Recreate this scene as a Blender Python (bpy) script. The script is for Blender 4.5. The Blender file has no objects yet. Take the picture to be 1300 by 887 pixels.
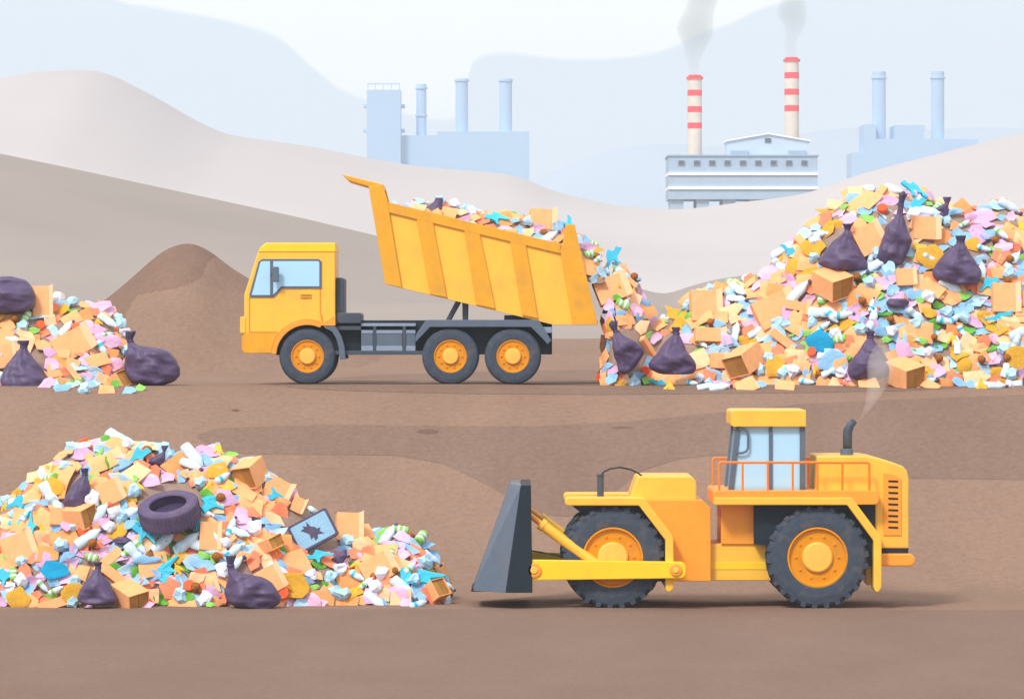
import bpy, bmesh, math, random
from mathutils import Vector, Matrix, Euler, noise
random.seed(11)
PI = math.pi; R = math.radians
S = bpy.context.scene; COL = S.collection
F = 6000.0; HZ = 400.0; EYE = 6.2          # focal length and horizon of the 1300 px wide photograph, eye height in m

# ------------------------------------------------------------------ colour and materials
def lin(h, k=1.0):
    v = [int(h[i:i+2], 16)/255 for i in (0, 2, 4)]
    return tuple(min(1, k*((c/12.92) if c <= .04045 else ((c+.055)/1.055)**2.4)) for c in v) + (1,)
MATS = {}
def mat(name, col, rough=.6, spec=.3, var=.06, scale=6.0, bump=0.0, bscale=20.0, metal=0.0, k=1.0, coat=0.0, dirt=0.0, dirt_col='8a7262'):
    if name in MATS: return MATS[name]
    m = bpy.data.materials.new(name); m.use_nodes = True; nt = m.node_tree; n = nt.nodes; l = nt.links
    b = n['Principled BSDF']; b.inputs['Roughness'].default_value = rough
    b.inputs['Specular IOR Level'].default_value = spec; b.inputs['Metallic'].default_value = metal
    b.inputs['Coat Weight'].default_value = coat; b.inputs['Coat Roughness'].default_value = .15
    tc = n.new('ShaderNodeTexCoord'); no = n.new('ShaderNodeTexNoise'); no.inputs['Scale'].default_value = scale
    no.inputs['Detail'].default_value = 6; l.new(tc.outputs['Object'], no.inputs['Vector'])
    oi = n.new('ShaderNodeObjectInfo')
    c = lin(col, k)
    rmp = n.new('ShaderNodeMapRange'); rmp.inputs['From Min'].default_value = .3; rmp.inputs['From Max'].default_value = .7
    rmp.inputs['To Min'].default_value = 1-var*1.5; rmp.inputs['To Max'].default_value = 1+var
    l.new(no.outputs['Fac'], rmp.inputs['Value'])
    hs = n.new('ShaderNodeHueSaturation'); hs.inputs['Color'].default_value = c
    l.new(rmp.outputs['Result'], hs.inputs['Value'])
    out = hs.outputs['Color']
    if dirt > 0:
        n2 = n.new('ShaderNodeTexNoise'); n2.inputs['Scale'].default_value = scale*.35; n2.inputs['Detail'].default_value = 9; n2.inputs['Roughness'].default_value = .65
        l.new(tc.outputs['Object'], n2.inputs['Vector'])
        r2 = n.new('ShaderNodeMapRange'); r2.inputs['From Min'].default_value = .5; r2.inputs['From Max'].default_value = .72; r2.inputs['To Max'].default_value = dirt
        l.new(n2.outputs['Fac'], r2.inputs['Value'])
        mx = n.new('ShaderNodeMix'); mx.data_type = 'RGBA'; mx.inputs['B'].default_value = lin(dirt_col)
        l.new(out, mx.inputs['A']); l.new(r2.outputs['Result'], mx.inputs['Factor']); out = mx.outputs['Result']
    l.new(out, b.inputs['Base Color'])
    if bump > 0:
        bp = n.new('ShaderNodeBump'); bp.inputs['Strength'].default_value = bump; bp.inputs['Distance'].default_value = .05
        n3 = n.new('ShaderNodeTexNoise'); n3.inputs['Scale'].default_value = bscale; n3.inputs['Detail'].default_value = 8
        l.new(tc.outputs['Object'], n3.inputs['Vector']); l.new(n3.outputs['Fac'], bp.inputs['Height']); l.new(bp.outputs['Normal'], b.inputs['Normal'])
    MATS[name] = m; return m

# vehicles
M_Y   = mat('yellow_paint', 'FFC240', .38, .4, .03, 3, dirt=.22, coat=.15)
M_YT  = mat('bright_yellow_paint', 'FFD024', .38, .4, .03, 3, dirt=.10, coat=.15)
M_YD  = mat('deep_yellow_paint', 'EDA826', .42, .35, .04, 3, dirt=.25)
M_O   = mat('orange_paint', 'FFA32E', .4, .4, .03, 3, dirt=.18, coat=.15)
M_RED = mat('orange_rail_paint', 'FF8420', .4, .4)
M_HUB = mat('hub_paint', 'E39200', .45, .35, .05, 5, dirt=.25)
M_HUBL= mat('hub_cap_paint', 'FFC252', .45, .35, .05, 5, dirt=.15)
M_TY  = mat('tyre_rubber', '454F5D', .85, .2, .10, 8, .3, 40, dirt=.40)
M_DK  = mat('dark_steel', '424D5B', .5, .4, .05, 5, dirt=.15)
M_BK  = mat('black_steel', '1B2833', .6, .3)  # even black colour of chassis, liners and blade
M_GR  = mat('grey_steel', '5C6A7B', .45, .4, .05, 4, dirt=.15)
M_LG  = mat('light_steel', '8B9AAD', .4, .4)
M_GL  = mat('blue_glass', 'AFDCF7', .06, .45, .0)
M_HOSE= mat('black_hose', '101418', .5, .4)
M_LINE= mat('panel_gap', 'F07A1C', .6, .2)
# litter
M_CB  = mat('cardboard', 'FFB67C', .85, .15, .06, 5, .15, 30, dirt=.18)
M_CBL = mat('cardboard_light', 'FFCB9C', .85, .15, .05, 5)
M_CBS = mat('cardboard_shade', 'F2A061', .85, .15, .08, 5)  # shaded side of the cardboard as a colour, also used for dark tan pieces
M_CBI = mat('cardboard_inside', 'C08A48', .9, .1, .10, 5)
M_SAL = mat('salmon_card', 'FF8C66', .75, .2, .06, 5, .2, 20)
M_BLU = mat('blue_plastic', '8CBDE3', .5, .35, .07, 5, .3, 12)
M_LBL = mat('pale_blue_plastic', 'B4DDF3', .45, .4, .06, 5, .3, 12)
M_PNK = mat('pink_cloth', 'EDBEDD', .85, .15, .06, 6, .4, 14)
M_LIL = mat('lilac_cloth', 'D5A9CB', .85, .15, .06, 6, .4, 14)
M_MUS = mat('mustard_sacking', 'E0AA3C', .9, .1, .08, 10, .5, 30)
M_GRN = mat('green_plastic', '8CCB5C', .55, .3, .08, 6, .3, 12)
M_GRD = mat('dark_green_leaf', '68B23C', .6, .3, .10, 6, .3, 14)
M_BOT = mat('bottle_plastic', 'D6EBF8', .22, .5, .04, 6, .15, 10)
M_WHT = mat('white_paper', 'E6E8F5', .8, .2, .05, 8, .4, 18)
M_BND = mat('grey_label', 'A9BCC8', .5, .3)
M_CYN = mat('cyan_rubber', '3CC2E2', .5, .35, .06, 5, .2, 10)
M_TEAL= mat('teal_cloth', '189CC9', .8, .2, .06, 5, .4, 10)
M_REDL= mat('red_lid', 'FF5B22', .45, .4)
M_BRN = mat('brown_fruit', '9C5B12', .6, .3, .15, 8)
M_STK = mat('dark_stalk', '6E3A14', .7, .2)
M_BAN = mat('banana_skin', 'FFC33A', .6, .3, .08, 8)
M_BAG = mat('black_bag_plastic', '59496A', .5, .35, .08, 3, .45, 5)
M_BGD = mat('dark_bag_plastic', '473B59', .42, .4, .08, 3, .3, 5)
M_BTY = mat('old_tyre_rubber', '645675', .8, .2, .10, 6, .2, 40, dirt=.25)
M_SCR = mat('screen_glass', '8DB9D4', .15, .6, .02)
M_CRK = mat('crack_line', 'BFE0F2', .3, .4)
# buildings
M_FB  = mat('blue_cladding', 'A6BDD3', .7, .2, .03, .4)
M_FBL = mat('pale_cladding', 'C3D6EA', .7, .2, .03, .4)
M_FBD = mat('dark_cladding', '9AB0C8', .7, .2, .03, .4)
M_FW  = mat('white_band', 'FFFFFF', .6, .2, .0)
M_FWN = mat('factory_glass', '2F4456', .2, .6, .0)
M_CH  = mat('chimney_concrete', 'E2D5C4', .8, .2, .05, .5)
M_CHR = mat('red_stripe_paint', 'FF1B2B', .6, .3, .03, .5)
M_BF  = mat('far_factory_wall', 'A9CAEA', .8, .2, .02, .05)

# ------------------------------------------------------------------ object helpers
def children(o): return [c for c in COL.objects if c.parent == o]
def obj(name, bm, m, parent=None, bevel=0, smooth=False, mats=None):
    me = bpy.data.meshes.new(name); bmesh.ops.recalc_face_normals(bm, faces=bm.faces[:]); bm.to_mesh(me); bm.free()
    for mm in (mats or [m]): me.materials.append(mm)
    if smooth: me.polygons.foreach_set('use_smooth', [True]*len(me.polygons))
    o = bpy.data.objects.new(name, me); COL.objects.link(o)
    if parent: o.parent = parent
    if bevel:
        md = o.modifiers.new('b', 'BEVEL'); md.width = bevel; md.segments = 2; md.limit_method = 'ANGLE'; md.angle_limit = R(40)
    return o
def tag(o, label=None, cat=None, group=None, kind=None):
    if label: o['label'] = label
    if cat: o['category'] = cat
    if group: o['group'] = group
    if kind: o['kind'] = kind
    return o
def empty(name, loc): 
    o = bpy.data.objects.new(name, None); COL.objects.link(o); o.location = loc; o.empty_display_size = .3; return o
def prism(bm, pts, y0, y1, mi=0):
    """polygon in x,z pushed from y0 to y1"""
    a = [bm.verts.new((p[0], y0, p[1])) for p in pts]; b = [bm.verts.new((p[0], y1, p[1])) for p in pts]
    n = len(pts); fs = [bm.faces.new(a), bm.faces.new(b[::-1])]
    for i in range(n): fs.append(bm.faces.new((a[i], b[i], b[(i+1) % n], a[(i+1) % n])))
    for f in fs: f.material_index = mi
def box(bm, x0, x1, y0, y1, z0, z1, mi=0): prism(bm, [(x0, z0), (x1, z0), (x1, z1), (x0, z1)], y0, y1, mi)
def lathe(bm, prof, n=24, mat4=None, mi=0, cap=True):
    """prof: (r, h) pairs around local z"""
    rings = []
    for r, h in prof:
        rings.append([bm.verts.new((r*math.cos(2*PI*i/n), r*math.sin(2*PI*i/n), h)) for i in range(n)])
    fs = []
    for a, b in zip(rings, rings[1:]):
        for i in range(n): fs.append(bm.faces.new((a[i], a[(i+1) % n], b[(i+1) % n], b[i])))
    if cap: fs.append(bm.faces.new(rings[0][::-1])); fs.append(bm.faces.new(rings[-1]))
    for f in fs: f.material_index = mi
    if mat4 is not None: bmesh.ops.transform(bm, matrix=mat4, verts=[v for r in rings for v in r])
def tube(bm, pts, r, n=8, mi=0):
    rings = []
    P = [Vector(p) for p in pts]; rr = r if isinstance(r, (list, tuple)) else [r]*len(P)
    for i, p in enumerate(P):
        d = (P[min(i+1, len(P)-1)]-P[max(i-1, 0)]).normalized()
        u = d.cross(Vector((0, 1, 0)));  u = (u if u.length > .1 else d.cross(Vector((1, 0, 0)))).normalized(); v = d.cross(u)
        rings.append([bm.verts.new(p+(u*math.cos(2*PI*k/n)+v*math.sin(2*PI*k/n))*rr[i]) for k in range(n)])
    fs = [bm.faces.new(rings[0][::-1]), bm.faces.new(rings[-1])]
    for a, b in zip(rings, rings[1:]):
        for i in range(n): fs.append(bm.faces.new((a[i], a[(i+1) % n], b[(i+1) % n], b[i])))
    for f in fs: f.material_index = mi
def rounded(pts, r, seg=4):
    """round the corners of a polygon; r a number or a list per corner"""
    out = []; n = len(pts)
    for i in range(n):
        rr = r[i] if isinstance(r, (list, tuple)) else r
        p = Vector(pts[i]).to_2d() if len(pts[i]) > 2 else Vector(pts[i]); a = Vector(pts[i-1]); b = Vector(pts[(i+1) % n])
        if rr <= 0: out.append(tuple(p)); continue
        da = (a-p); db = (b-p); k = min(rr, da.length*.48, db.length*.48)
        s = p+da.normalized()*k; e = p+db.normalized()*k
        for j in range(seg+1):
            t = j/seg; out.append(tuple(s*(1-t)**2+p*2*t*(1-t)+e*t*t))
    return out
def thick_line(pts, w):
    """polyline in 2D given a width -> polygon"""
    P = [Vector(p) for p in pts]; L = []; Rr = []
    for i, p in enumerate(P):
        if i == 0: d = (P[1]-p).normalized(); nrm = Vector((-d.y, d.x)); k = 1
        elif i == len(P)-1: d = (p-P[i-1]).normalized(); nrm = Vector((-d.y, d.x)); k = 1
        else:
            d1 = (p-P[i-1]).normalized(); d2 = (P[i+1]-p).normalized(); n1 = Vector((-d1.y, d1.x)); n2 = Vector((-d2.y, d2.x))
            nrm = (n1+n2).normalized(); k = 1/max(.4, nrm.dot(n1))
        L.append(tuple(p+nrm*w/2*k)); Rr.append(tuple(p-nrm*w/2*k))
    return L+Rr[::-1]
def new(): return bmesh.new()
def interp(tab, x):
    if x <= tab[0][0]: return tab[0][1]
    for (a, b), (c, d) in zip(tab, tab[1:]):
        if x <= c: 
            return b+(d-b)*(x-a)/(c-a)
    return tab[-1][1]
def smooth_interp(tab, x, w=14):
    return sum(interp(tab, x+k*w)*g for k, g in ((-1, .25), (0, .5), (1, .25)))
def X_(px, Y): return (px-650)/F*Y
def Z_(row, Y): return EYE+(HZ-row)/F*Y
def sst(a, b, x): t = max(0, min(1, (x-a)/(b-a))); return t*t*(3-2*t)

# ------------------------------------------------------------------ camera, world, sun
cam = bpy.data.cameras.new('camera'); co = bpy.data.objects.new('camera', cam); COL.objects.link(co)
co.location = (0, 0, EYE); co.rotation_euler = (R(90), 0, 0); cam.sensor_width = 36; cam.lens = 36*F/1300
cam.shift_y = -(443.5-HZ)/1300; cam.clip_end = 12000; cam.clip_start = .5; S.camera = co

w = bpy.data.worlds.new('World'); S.world = w; w.use_nodes = True; nt = w.node_tree; n = nt.nodes; l = nt.links; n.clear()
out = n.new('ShaderNodeOutputWorld'); sky = n.new('ShaderNodeTexSky'); sky.sky_type = 'NISHITA'; sky.sun_disc = False
SUN_EL = R(46)       # sun behind the camera, over its left shoulder
sky.sun_elevation = SUN_EL; sky.sun_rotation = R(180+32); sky.dust_density = 3
bg1 = n.new('ShaderNodeBackground'); bg1.inputs['Strength'].default_value = .08; l.new(sky.outputs[0], bg1.inputs['Color'])
tc = n.new('ShaderNodeTexCoord'); sp = n.new('ShaderNodeSeparateXYZ'); l.new(tc.outputs['Generated'], sp.inputs[0])
def mth(op, a, b=None):
    m = n.new('ShaderNodeMath'); m.operation = op
    for i, v in enumerate((a, b)):
        if v is None: continue
        if isinstance(v, (int, float)): m.inputs[i].default_value = v
        else: l.new(v, m.inputs[i])
    return m.outputs[0]
hor = mth('SQRT', mth('ADD', mth('MULTIPLY', sp.outputs[0], sp.outputs[0]), mth('MULTIPLY', sp.outputs[1], sp.outputs[1])))
az = mth('ARCTAN2', sp.outputs[0], sp.outputs[1])                       # bearing from north (+Y)
el = mth('DIVIDE', sp.outputs[2], hor)
# edge of the big white cloud bank: bearing -> height above the horizon
edge = [(0, -60), (120, -30), (150, 2), (200, 12), (300, 30), (345, 45), (400, 90), (440, 118), (480, 132), (530, 148), (572, 150), (590, 120), (602, 78), (630, 69), (700, 74), (790, 74), (850, 62), (880, 48), (930, 30), (980, 8), (1100, -12), (1300, -50)]
crv = n.new('ShaderNodeFloatCurve'); c = crv.mapping.curves[0]
AMIN, AMAX = math.atan2(-650, F), math.atan2(650, F)
def cpt(px, row): return ((math.atan2(px-650, F)-AMIN)/(AMAX-AMIN), ((HZ-row)/F)/.085)
pts = [cpt(*p) for p in edge]
while len(c.points) < len(pts): c.points.new(.5, .5)
for p, q in zip(c.points, sorted(pts)): p.location = q
crv.mapping.use_clip = False; crv.mapping.update()
fac = mth('DIVIDE', mth('SUBTRACT', az, AMIN), AMAX-AMIN)
nz = n.new('ShaderNodeTexNoise'); nz.inputs['Scale'].default_value = 60; nz.inputs['Detail'].default_value = 5; l.new(tc.outputs['Generated'], nz.inputs['Vector'])
l.new(fac, crv.inputs['Value'])
thr = mth('ADD', mth('MULTIPLY', crv.outputs[0], .085), mth('MULTIPLY', mth('SUBTRACT', nz.outputs['Fac'], .5), .0012))
mr = n.new('ShaderNodeMapRange'); mr.interpolation_type = 'SMOOTHSTEP'; mr.inputs['From Min'].default_value = -.0007; mr.inputs['From Max'].default_value = .0007
l.new(mth('SUBTRACT', el, thr), mr.inputs['Value'])
mc = n.new('ShaderNodeMix'); mc.data_type = 'RGBA'; mc.inputs['A'].default_value = lin('DDE8F4'); mc.inputs['B'].default_value = lin('FBFFFF')
l.new(mr.outputs['Result'], mc.inputs['Factor'])
bg2 = n.new('ShaderNodeBackground'); l.new(mc.outputs['Result'], bg2.inputs['Color']); bg2.inputs['Strength'].default_value = .66
mx = n.new('ShaderNodeMixShader'); mx.inputs[0].default_value = .86; l.new(bg1.outputs[0], mx.inputs[1]); l.new(bg2.outputs[0], mx.inputs[2]); l.new(mx.outputs[0], out.inputs['Surface'])

sd = bpy.data.lights.new('sun', 'SUN'); so = bpy.data.objects.new('sun', sd); COL.objects.link(so)
sd.energy = 1.5; sd.angle = R(12); sd.color = (1, .965, .92)
# direction towards the sun: behind the camera (-Y), to the left (-X)
dv = Vector((-math.sin(R(32))*math.cos(SUN_EL), -math.cos(R(32))*math.cos(SUN_EL), math.sin(SUN_EL)))
so.rotation_euler = dv.to_track_quat('Z', 'Y').to_euler(); so.location = (-40, -40, 60)

# ------------------------------------------------------------------ ground
def ground_mat(name, col, k=1.0):
    m = bpy.data.materials.new(name); m.use_nodes = True; nt = m.node_tree; n = nt.nodes; l = nt.links; b = n['Principled BSDF']
    b.inputs['Roughness'].default_value = .95; b.inputs['Specular IOR Level'].default_value = .1
    g = n.new('ShaderNodeNewGeometry'); 
    mp = n.new('ShaderNodeMapping'); mp.inputs['Scale'].default_value = (1, .35, 1); l.new(g.outputs['Position'], mp.inputs['Vector'])
    a = n.new('ShaderNodeTexNoise'); a.inputs['Scale'].default_value = .45; a.inputs['Detail'].default_value = 9; a.inputs['Roughness'].default_value = .6; l.new(mp.outputs[0], a.inputs['Vector'])
    d = n.new('ShaderNodeTexNoise'); d.inputs['Scale'].default_value = 7; d.inputs['Detail'].default_value = 8; d.inputs['Roughness'].default_value = .7; l.new(g.outputs['Position'], d.inputs['Vector'])
    v = n.new('ShaderNodeTexVoronoi'); v.inputs['Scale'].default_value = 9; l.new(g.outputs['Position'], v.inputs['Vector'])
    r1 = n.new('ShaderNodeMapRange'); r1.inputs['From Min'].default_value = .3; r1.inputs['From Max'].default_value = .7; r1.inputs['To Min'].default_value = .91; r1.inputs['To Max'].default_value = 1.06; l.new(a.outputs['Fac'], r1.inputs['Value'])
    r2 = n.new('ShaderNodeMapRange'); r2.inputs['From Min'].default_value = .3; r2.inputs['From Max'].default_value = .7; r2.inputs['To Min'].default_value = .84; r2.inputs['To Max'].default_value = 1.10; l.new(d.outputs['Fac'], r2.inputs['Value'])
    r3 = n.new('ShaderNodeMapRange'); r3.inputs['From Min'].default_value = .05; r3.inputs['From Max'].default_value = .13; r3.inputs['To Min'].default_value = .86; r3.inputs['To Max'].default_value = 1; l.new(v.outputs['Distance'], r3.inputs['Value'])
    def mul(p, q):
        x = n.new('ShaderNodeMath'); x.operation = 'MULTIPLY'; l.new(p, x.inputs[0]); l.new(q, x.inputs[1]); return x.outputs[0]
    hs = n.new('ShaderNodeHueSaturation'); hs.inputs['Color'].default_value = lin(col, k); l.new(mul(mul(r1.outputs[0], r2.outputs[0]), r3.outputs[0]), hs.inputs['Value']); l.new(hs.outputs[0], b.inputs['Base Color'])
    bp = n.new('ShaderNodeBump'); bp.inputs['Strength'].default_value = .6; bp.inputs['Distance'].default_value = .05; l.new(d.outputs['Fac'], bp.inputs['Height']); l.new(bp.outputs[0], b.inputs['Normal'])
    return m
G1 = ground_mat('dry_brown_earth', 'AC8B78', .68)
G2 = ground_mat('dark_earth', '9F8272', .66)
G3 = ground_mat('mound_crown_earth', 'A58472', .60)
GP = ground_mat('stone_brown', '927264', .62)
TER = 4.44
def gz(x, y):
    z = TER*sst(104.6, 118.4, y)+.81*sst(127, 150, y)
    z += .035*noise.noise(Vector((x*.35, y*.25, 0)))*sst(60, 90, y)*(1-sst(200, 400, y))
    return z
def rows_():
    ys = [-20, 0, 20, 40, 55]; y = 60
    while y < 160: ys.append(y); y += .25
    ys += [165, 180, 200, 250, 350, 500, 800, 1200, 2000, 3250]; return ys
def cols_():
    xs = [-1400, -700, -300, -150, -80, -50, -35, -25]; x = -20
    while x <= 20: xs.append(x); x += .5
    return xs+[25, 35, 50, 80, 150, 300, 700, 1400]
def grid(xs, ys, fz, flip=False):
    bm = new(); g = [[bm.verts.new((x, y, fz(x, y))) for x in xs] for y in ys]
    for j in range(len(ys)-1):
        for i in range(len(xs)-1): bm.faces.new((g[j][i], g[j][i+1], g[j+1][i+1], g[j+1][i]))
    return bm
tag(obj('ground', grid(cols_(), rows_(), gz), G1, smooth=True), 'bare brown earth floor of the landfill site', kind='structure')
def px_to_ground(px, row):
    y = 62.0; 
    def r(y): return HZ+F*(EYE-gz(X_(px, y), y))/y
    lo, hi = 60.0, 60.0
    while r(hi) > row and hi < 155: lo = hi; hi += .5
    for _ in range(22):
        m = (lo+hi)/2
        if r(m) > row: lo = m
        else: hi = m
    return Vector((X_(px, hi), hi, gz(X_(px, hi), hi)))
def patch(name, top, bot, m, label, off=.006, n=60, rows=14):
    """a patch of darker earth lying on the ground between an upper and a lower edge"""
    x0 = max(top[0][0], bot[0][0]); x1 = min(top[-1][0], bot[-1][0]); bm = new(); g = []
    for i in range(n+1):
        x = x0+(x1-x0)*i/n; a = smooth_interp(top, x, 8); b = smooth_interp(bot, x, 8)
        if i in (0, n) : a = interp(top, x); b = interp(bot, x)
        b = max(b, a+.3)
        g.append([bm.verts.new(px_to_ground(x, a+(b-a)*j/rows)+Vector((0, 0, off))) for j in range(rows+1)])
    for i in range(n):
        for j in range(rows): bm.faces.new((g[i][j], g[i][j+1], g[i+1][j+1], g[i+1][j]))
    return tag(obj(name, bm, m, smooth=True), label, kind='structure')
patch('dark_earth_band', [(346, 488), (400, 482), (480, 476), (560, 473), (700, 470), (1000, 470), (1500, 470)], [(346, 489), (390, 494), (440, 496), (592, 500), (760, 501), (1000, 499), (1150, 496), (1300, 488), (1500, 480)], G2, 'strip of darker ground running under the tipper truck')  # a darker band in the ground colour along the truck
patch('dark_earth_band', [(251, 553), (262, 547), (283, 543), (415, 539), (600, 541), (681, 541), (796, 535), (902, 525), (1026, 512), (1123, 508), (1300, 501), (1500, 496)],
      [(251, 556), (262, 563), (285, 571), (309, 576), (400, 577), (504, 578), (566, 589), (628, 620), (660, 640), (690, 653), (716, 656), (745, 652), (775, 628), (813, 598), (860, 583), (902, 578), (1000, 580), (1100, 602), (1156, 607), (1300, 609), (1500, 609)], G2, 'broad dark band of packed earth crossing the slope behind the bulldozer', n=110, rows=34)
patch('dark_earth_band', [(-300, 773), (600, 773), (1000, 773), (1600, 776)], [(-300, 1000), (1600, 1000)], G2, 'dark packed earth of the foreground strip below the heap and bulldozer', rows=40)
for (cx, cy, a, b, lab) in ((299, 521, 5, 3.2, 'small dark hollow in the earth between truck and front heap'), (543, 548, 14, 3.6, 'flat oval dark hollow in the earth right of the front heap'), (790, 543, 14, 1.8, 'thin dark hollow in the earth above the bulldozer hood')):
    t = [(cx-a+2*a*i/12, cy-b*math.sin(PI*i/12)) for i in range(13)]; u = [(cx-a+2*a*i/12, cy+b*math.sin(PI*i/12)) for i in range(13)]
    patch('dirt_hollow', t, u, GP, lab, off=.012, n=16, rows=4)

# hills
def hill_mat(name, col, k=1.0, sc=.03):  # distance haze is partly painted into these pale hill colours
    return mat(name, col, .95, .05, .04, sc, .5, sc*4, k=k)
def hill(name, prof, Y0, Yr, Yb, zb, m, label, px0, px1, dx, amp):
    xs = [X_(px0+i*dx, Yr) for i in range(int((px1-px0)/dx)+1)]
    ys = [Y0+(Yr-Y0)*i/26 for i in range(27)]+[Yr+(Yb-Yr)*i/8 for i in range(1, 9)]
    def fz(x, y):
        px = 650+x/Yr*F; top = Z_(smooth_interp(prof, px, dx*1.2), Yr)
        if y <= Yr: t = (y-Y0)/(Yr-Y0); s = t*t*(2-t)
        else: t = (y-Yr)/(Yb-Yr); s = 1-.75*t*t
        q = math.sin(PI*min(1, (y-Y0)/(Yr-Y0))) if y < Yr else 0
        return zb+(top-zb)*s+amp*q*noise.noise(Vector((x/amp/14, y/amp/14, 3.3)))
    return tag(obj(name, grid(xs, ys, fz), m, smooth=True), label, kind='structure')
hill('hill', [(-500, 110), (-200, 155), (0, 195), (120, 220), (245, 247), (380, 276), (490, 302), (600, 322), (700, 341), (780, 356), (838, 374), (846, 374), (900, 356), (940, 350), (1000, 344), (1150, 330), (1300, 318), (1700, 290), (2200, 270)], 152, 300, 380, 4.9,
     hill_mat('hazed_beige_hill', 'BBADA5', .67), 'beige earth hill sloping down behind the tipper truck', -500, 2200, 12, 1.0)
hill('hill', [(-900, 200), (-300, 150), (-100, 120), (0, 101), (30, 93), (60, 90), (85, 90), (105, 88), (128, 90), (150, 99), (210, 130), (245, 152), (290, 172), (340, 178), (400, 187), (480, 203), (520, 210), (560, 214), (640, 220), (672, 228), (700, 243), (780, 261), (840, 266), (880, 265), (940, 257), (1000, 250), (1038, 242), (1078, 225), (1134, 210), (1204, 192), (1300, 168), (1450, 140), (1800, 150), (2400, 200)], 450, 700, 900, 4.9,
     hill_mat('hazed_pale_hill', 'DDD3D2', .69, .012), 'pale pinkish hill rising high behind the beige one', -900, 2400, 14, 2.0)
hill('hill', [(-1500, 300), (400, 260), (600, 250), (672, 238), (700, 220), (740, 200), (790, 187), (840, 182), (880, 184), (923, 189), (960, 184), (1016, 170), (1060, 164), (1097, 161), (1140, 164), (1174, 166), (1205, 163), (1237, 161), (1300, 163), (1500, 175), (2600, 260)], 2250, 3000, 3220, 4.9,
     hill_mat('hazed_blue_hill', 'C2CFDF', .74, .004), 'light blue hills along the skyline behind the factories', -1200, 2500, 22, 5.0)
# brown mound
def mound():
    prof = [(-20, 474), (30, 452), (80, 420), (130, 384), (150, 368), (180, 341), (205, 320), (222, 312), (238, 309), (252, 311), (270, 321), (290, 337), (315, 354), (350, 376), (400, 400), (470, 446), (530, 470)]
    Yr = 141.0; bm = new(); xs = [X_(-20+550*i/250, Yr) for i in range(251)]; ys = [Yr-9+12*i/120 for i in range(121)]+[Yr+3+6*i/8 for i in range(1, 9)]
    def fz(x, y):
        top = Z_(smooth_interp(prof, 650+x/Yr*F, 8), Yr)-4.5; t = abs(y-Yr)/9
        s = math.cos(PI/2*t)**1.5 if t < 1 else 0
        return 4.5+max(0, top)*s-.3*t+.05*noise.noise(Vector((x*1.2, y*1.2, 1)))
    bm = grid(xs, ys, fz)
    # darker earth colour over the crest: a patch with a shape of its own
    for f in bm.faces:
        c = f.calc_center_median(); px = 650+c.x/c.y*F; row = HZ+(EYE-c.z)/c.y*F
        lim = interp([(0, 600), (150, 430), (158, 400), (175, 374), (210, 368), (240, 362), (258, 350), (262, 335), (270, 328), (290, 322), (340, 320)], px)
        f.material_index = 1 if (row < lim and c.y < Yr+4) else 0
    return tag(obj('dirt_mound', bm, G1, smooth=True, mats=[G1, G3]), 'pointed brown earth mound behind the truck cab', kind='structure')
mound()

# ------------------------------------------------------------------ factories
def unit(Y): 
    return lambda px, row: (X_(px, Y), Z_(row, Y))
def pr(name, pts, y0, y1, m, parent, U, o, bevel=0):
    bm = new(); prism(bm, [(U(*p)[0]-o.x, U(*p)[1]-o.z) for p in pts], y0-o.y, y1-o.y); return obj(name, bm, m, parent, bevel)
def rect(a, b, c, d): return [(a, b), (c, b), (c, d), (a, d)]
def cyl(name, px0, px1, r0, r1, Y, m, parent, U, o, taper=1.0):
    bm = new(); x0 = U(px0, r0)[0]; x1 = U(px1, r0)[0]; zt = U(px0, r0)[1]-o.z; zb = U(px0, r1)[1]-o.z; r = (x1-x0)/2
    lathe(bm, [(r*taper, zb), (r, zt)], 24, Matrix.Translation(((x0+x1)/2-o.x, Y-o.y, 0))); return obj(name, bm, m, parent)
# main grey blue factory
Yf = 1200; U = unit(Yf); fo = Vector((X_(943, Yf), Yf, 4.9)); f = empty('factory', fo)
tag(f, 'grey blue factory with white bands, dark windows and a gabled upper hall', 'factory')
pr('wall', rect(849, 198, 1038, 253), Yf, Yf+24, M_FB, f, U, fo)
pr('roof', rect(847.5, 196.6, 1039.5, 198.4), Yf-.4, Yf+24.4, M_FBD, f, U, fo)
for r0, r1 in ((219, 222.4), (237, 240.4)): pr('band', rect(848.4, r0, 1038.6, r1), Yf-.5, Yf+24.5, M_FW, f, U, fo)
for cx in (865, 884.5, 904, 923.5, 943, 962.5, 982, 1001.5, 1021):
    wf = pr('window', rect(cx-4.2, 203.4, cx+4.2, 209.8), Yf-.35, Yf+.2, M_FBD, f, U, fo); pr('pane', rect(cx-3.6, 204, cx+3.6, 209.2), Yf-.45, Yf, M_FWN, wf, U, fo)
for cx in (860, 892.5, 926, 960, 994, 1025): pr('leg', rect(cx-8, 253, cx+8, 300), Yf+1, Yf+22, M_FB, f, U, fo)
pr('upper_hall', [(924, 198), (924, 178.5), (976, 169.5), (1028, 178.5), (1028, 198)], Yf+3, Yf+20, M_FBL, f, U, fo)
pr('hall_roof', [(922, 179.3), (922, 177.6), (976, 168.2), (1030.5, 177.6), (1030.5, 179.3), (976, 170.0)], Yf+2.4, Yf+20.6, M_FW, f, U, fo)
pr('vent_box', rect(928, 191, 950, 198), Yf+1, Yf+3, M_FBD, f, U, fo); pr('vent_box', rect(1002, 191, 1024, 198), Yf+1, Yf+3, M_FBD, f, U, fo)
pr('window', rect(972, 175, 979.5, 180.5), Yf+2.7, Yf+3.2, M_FWN, f, U, fo)
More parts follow.
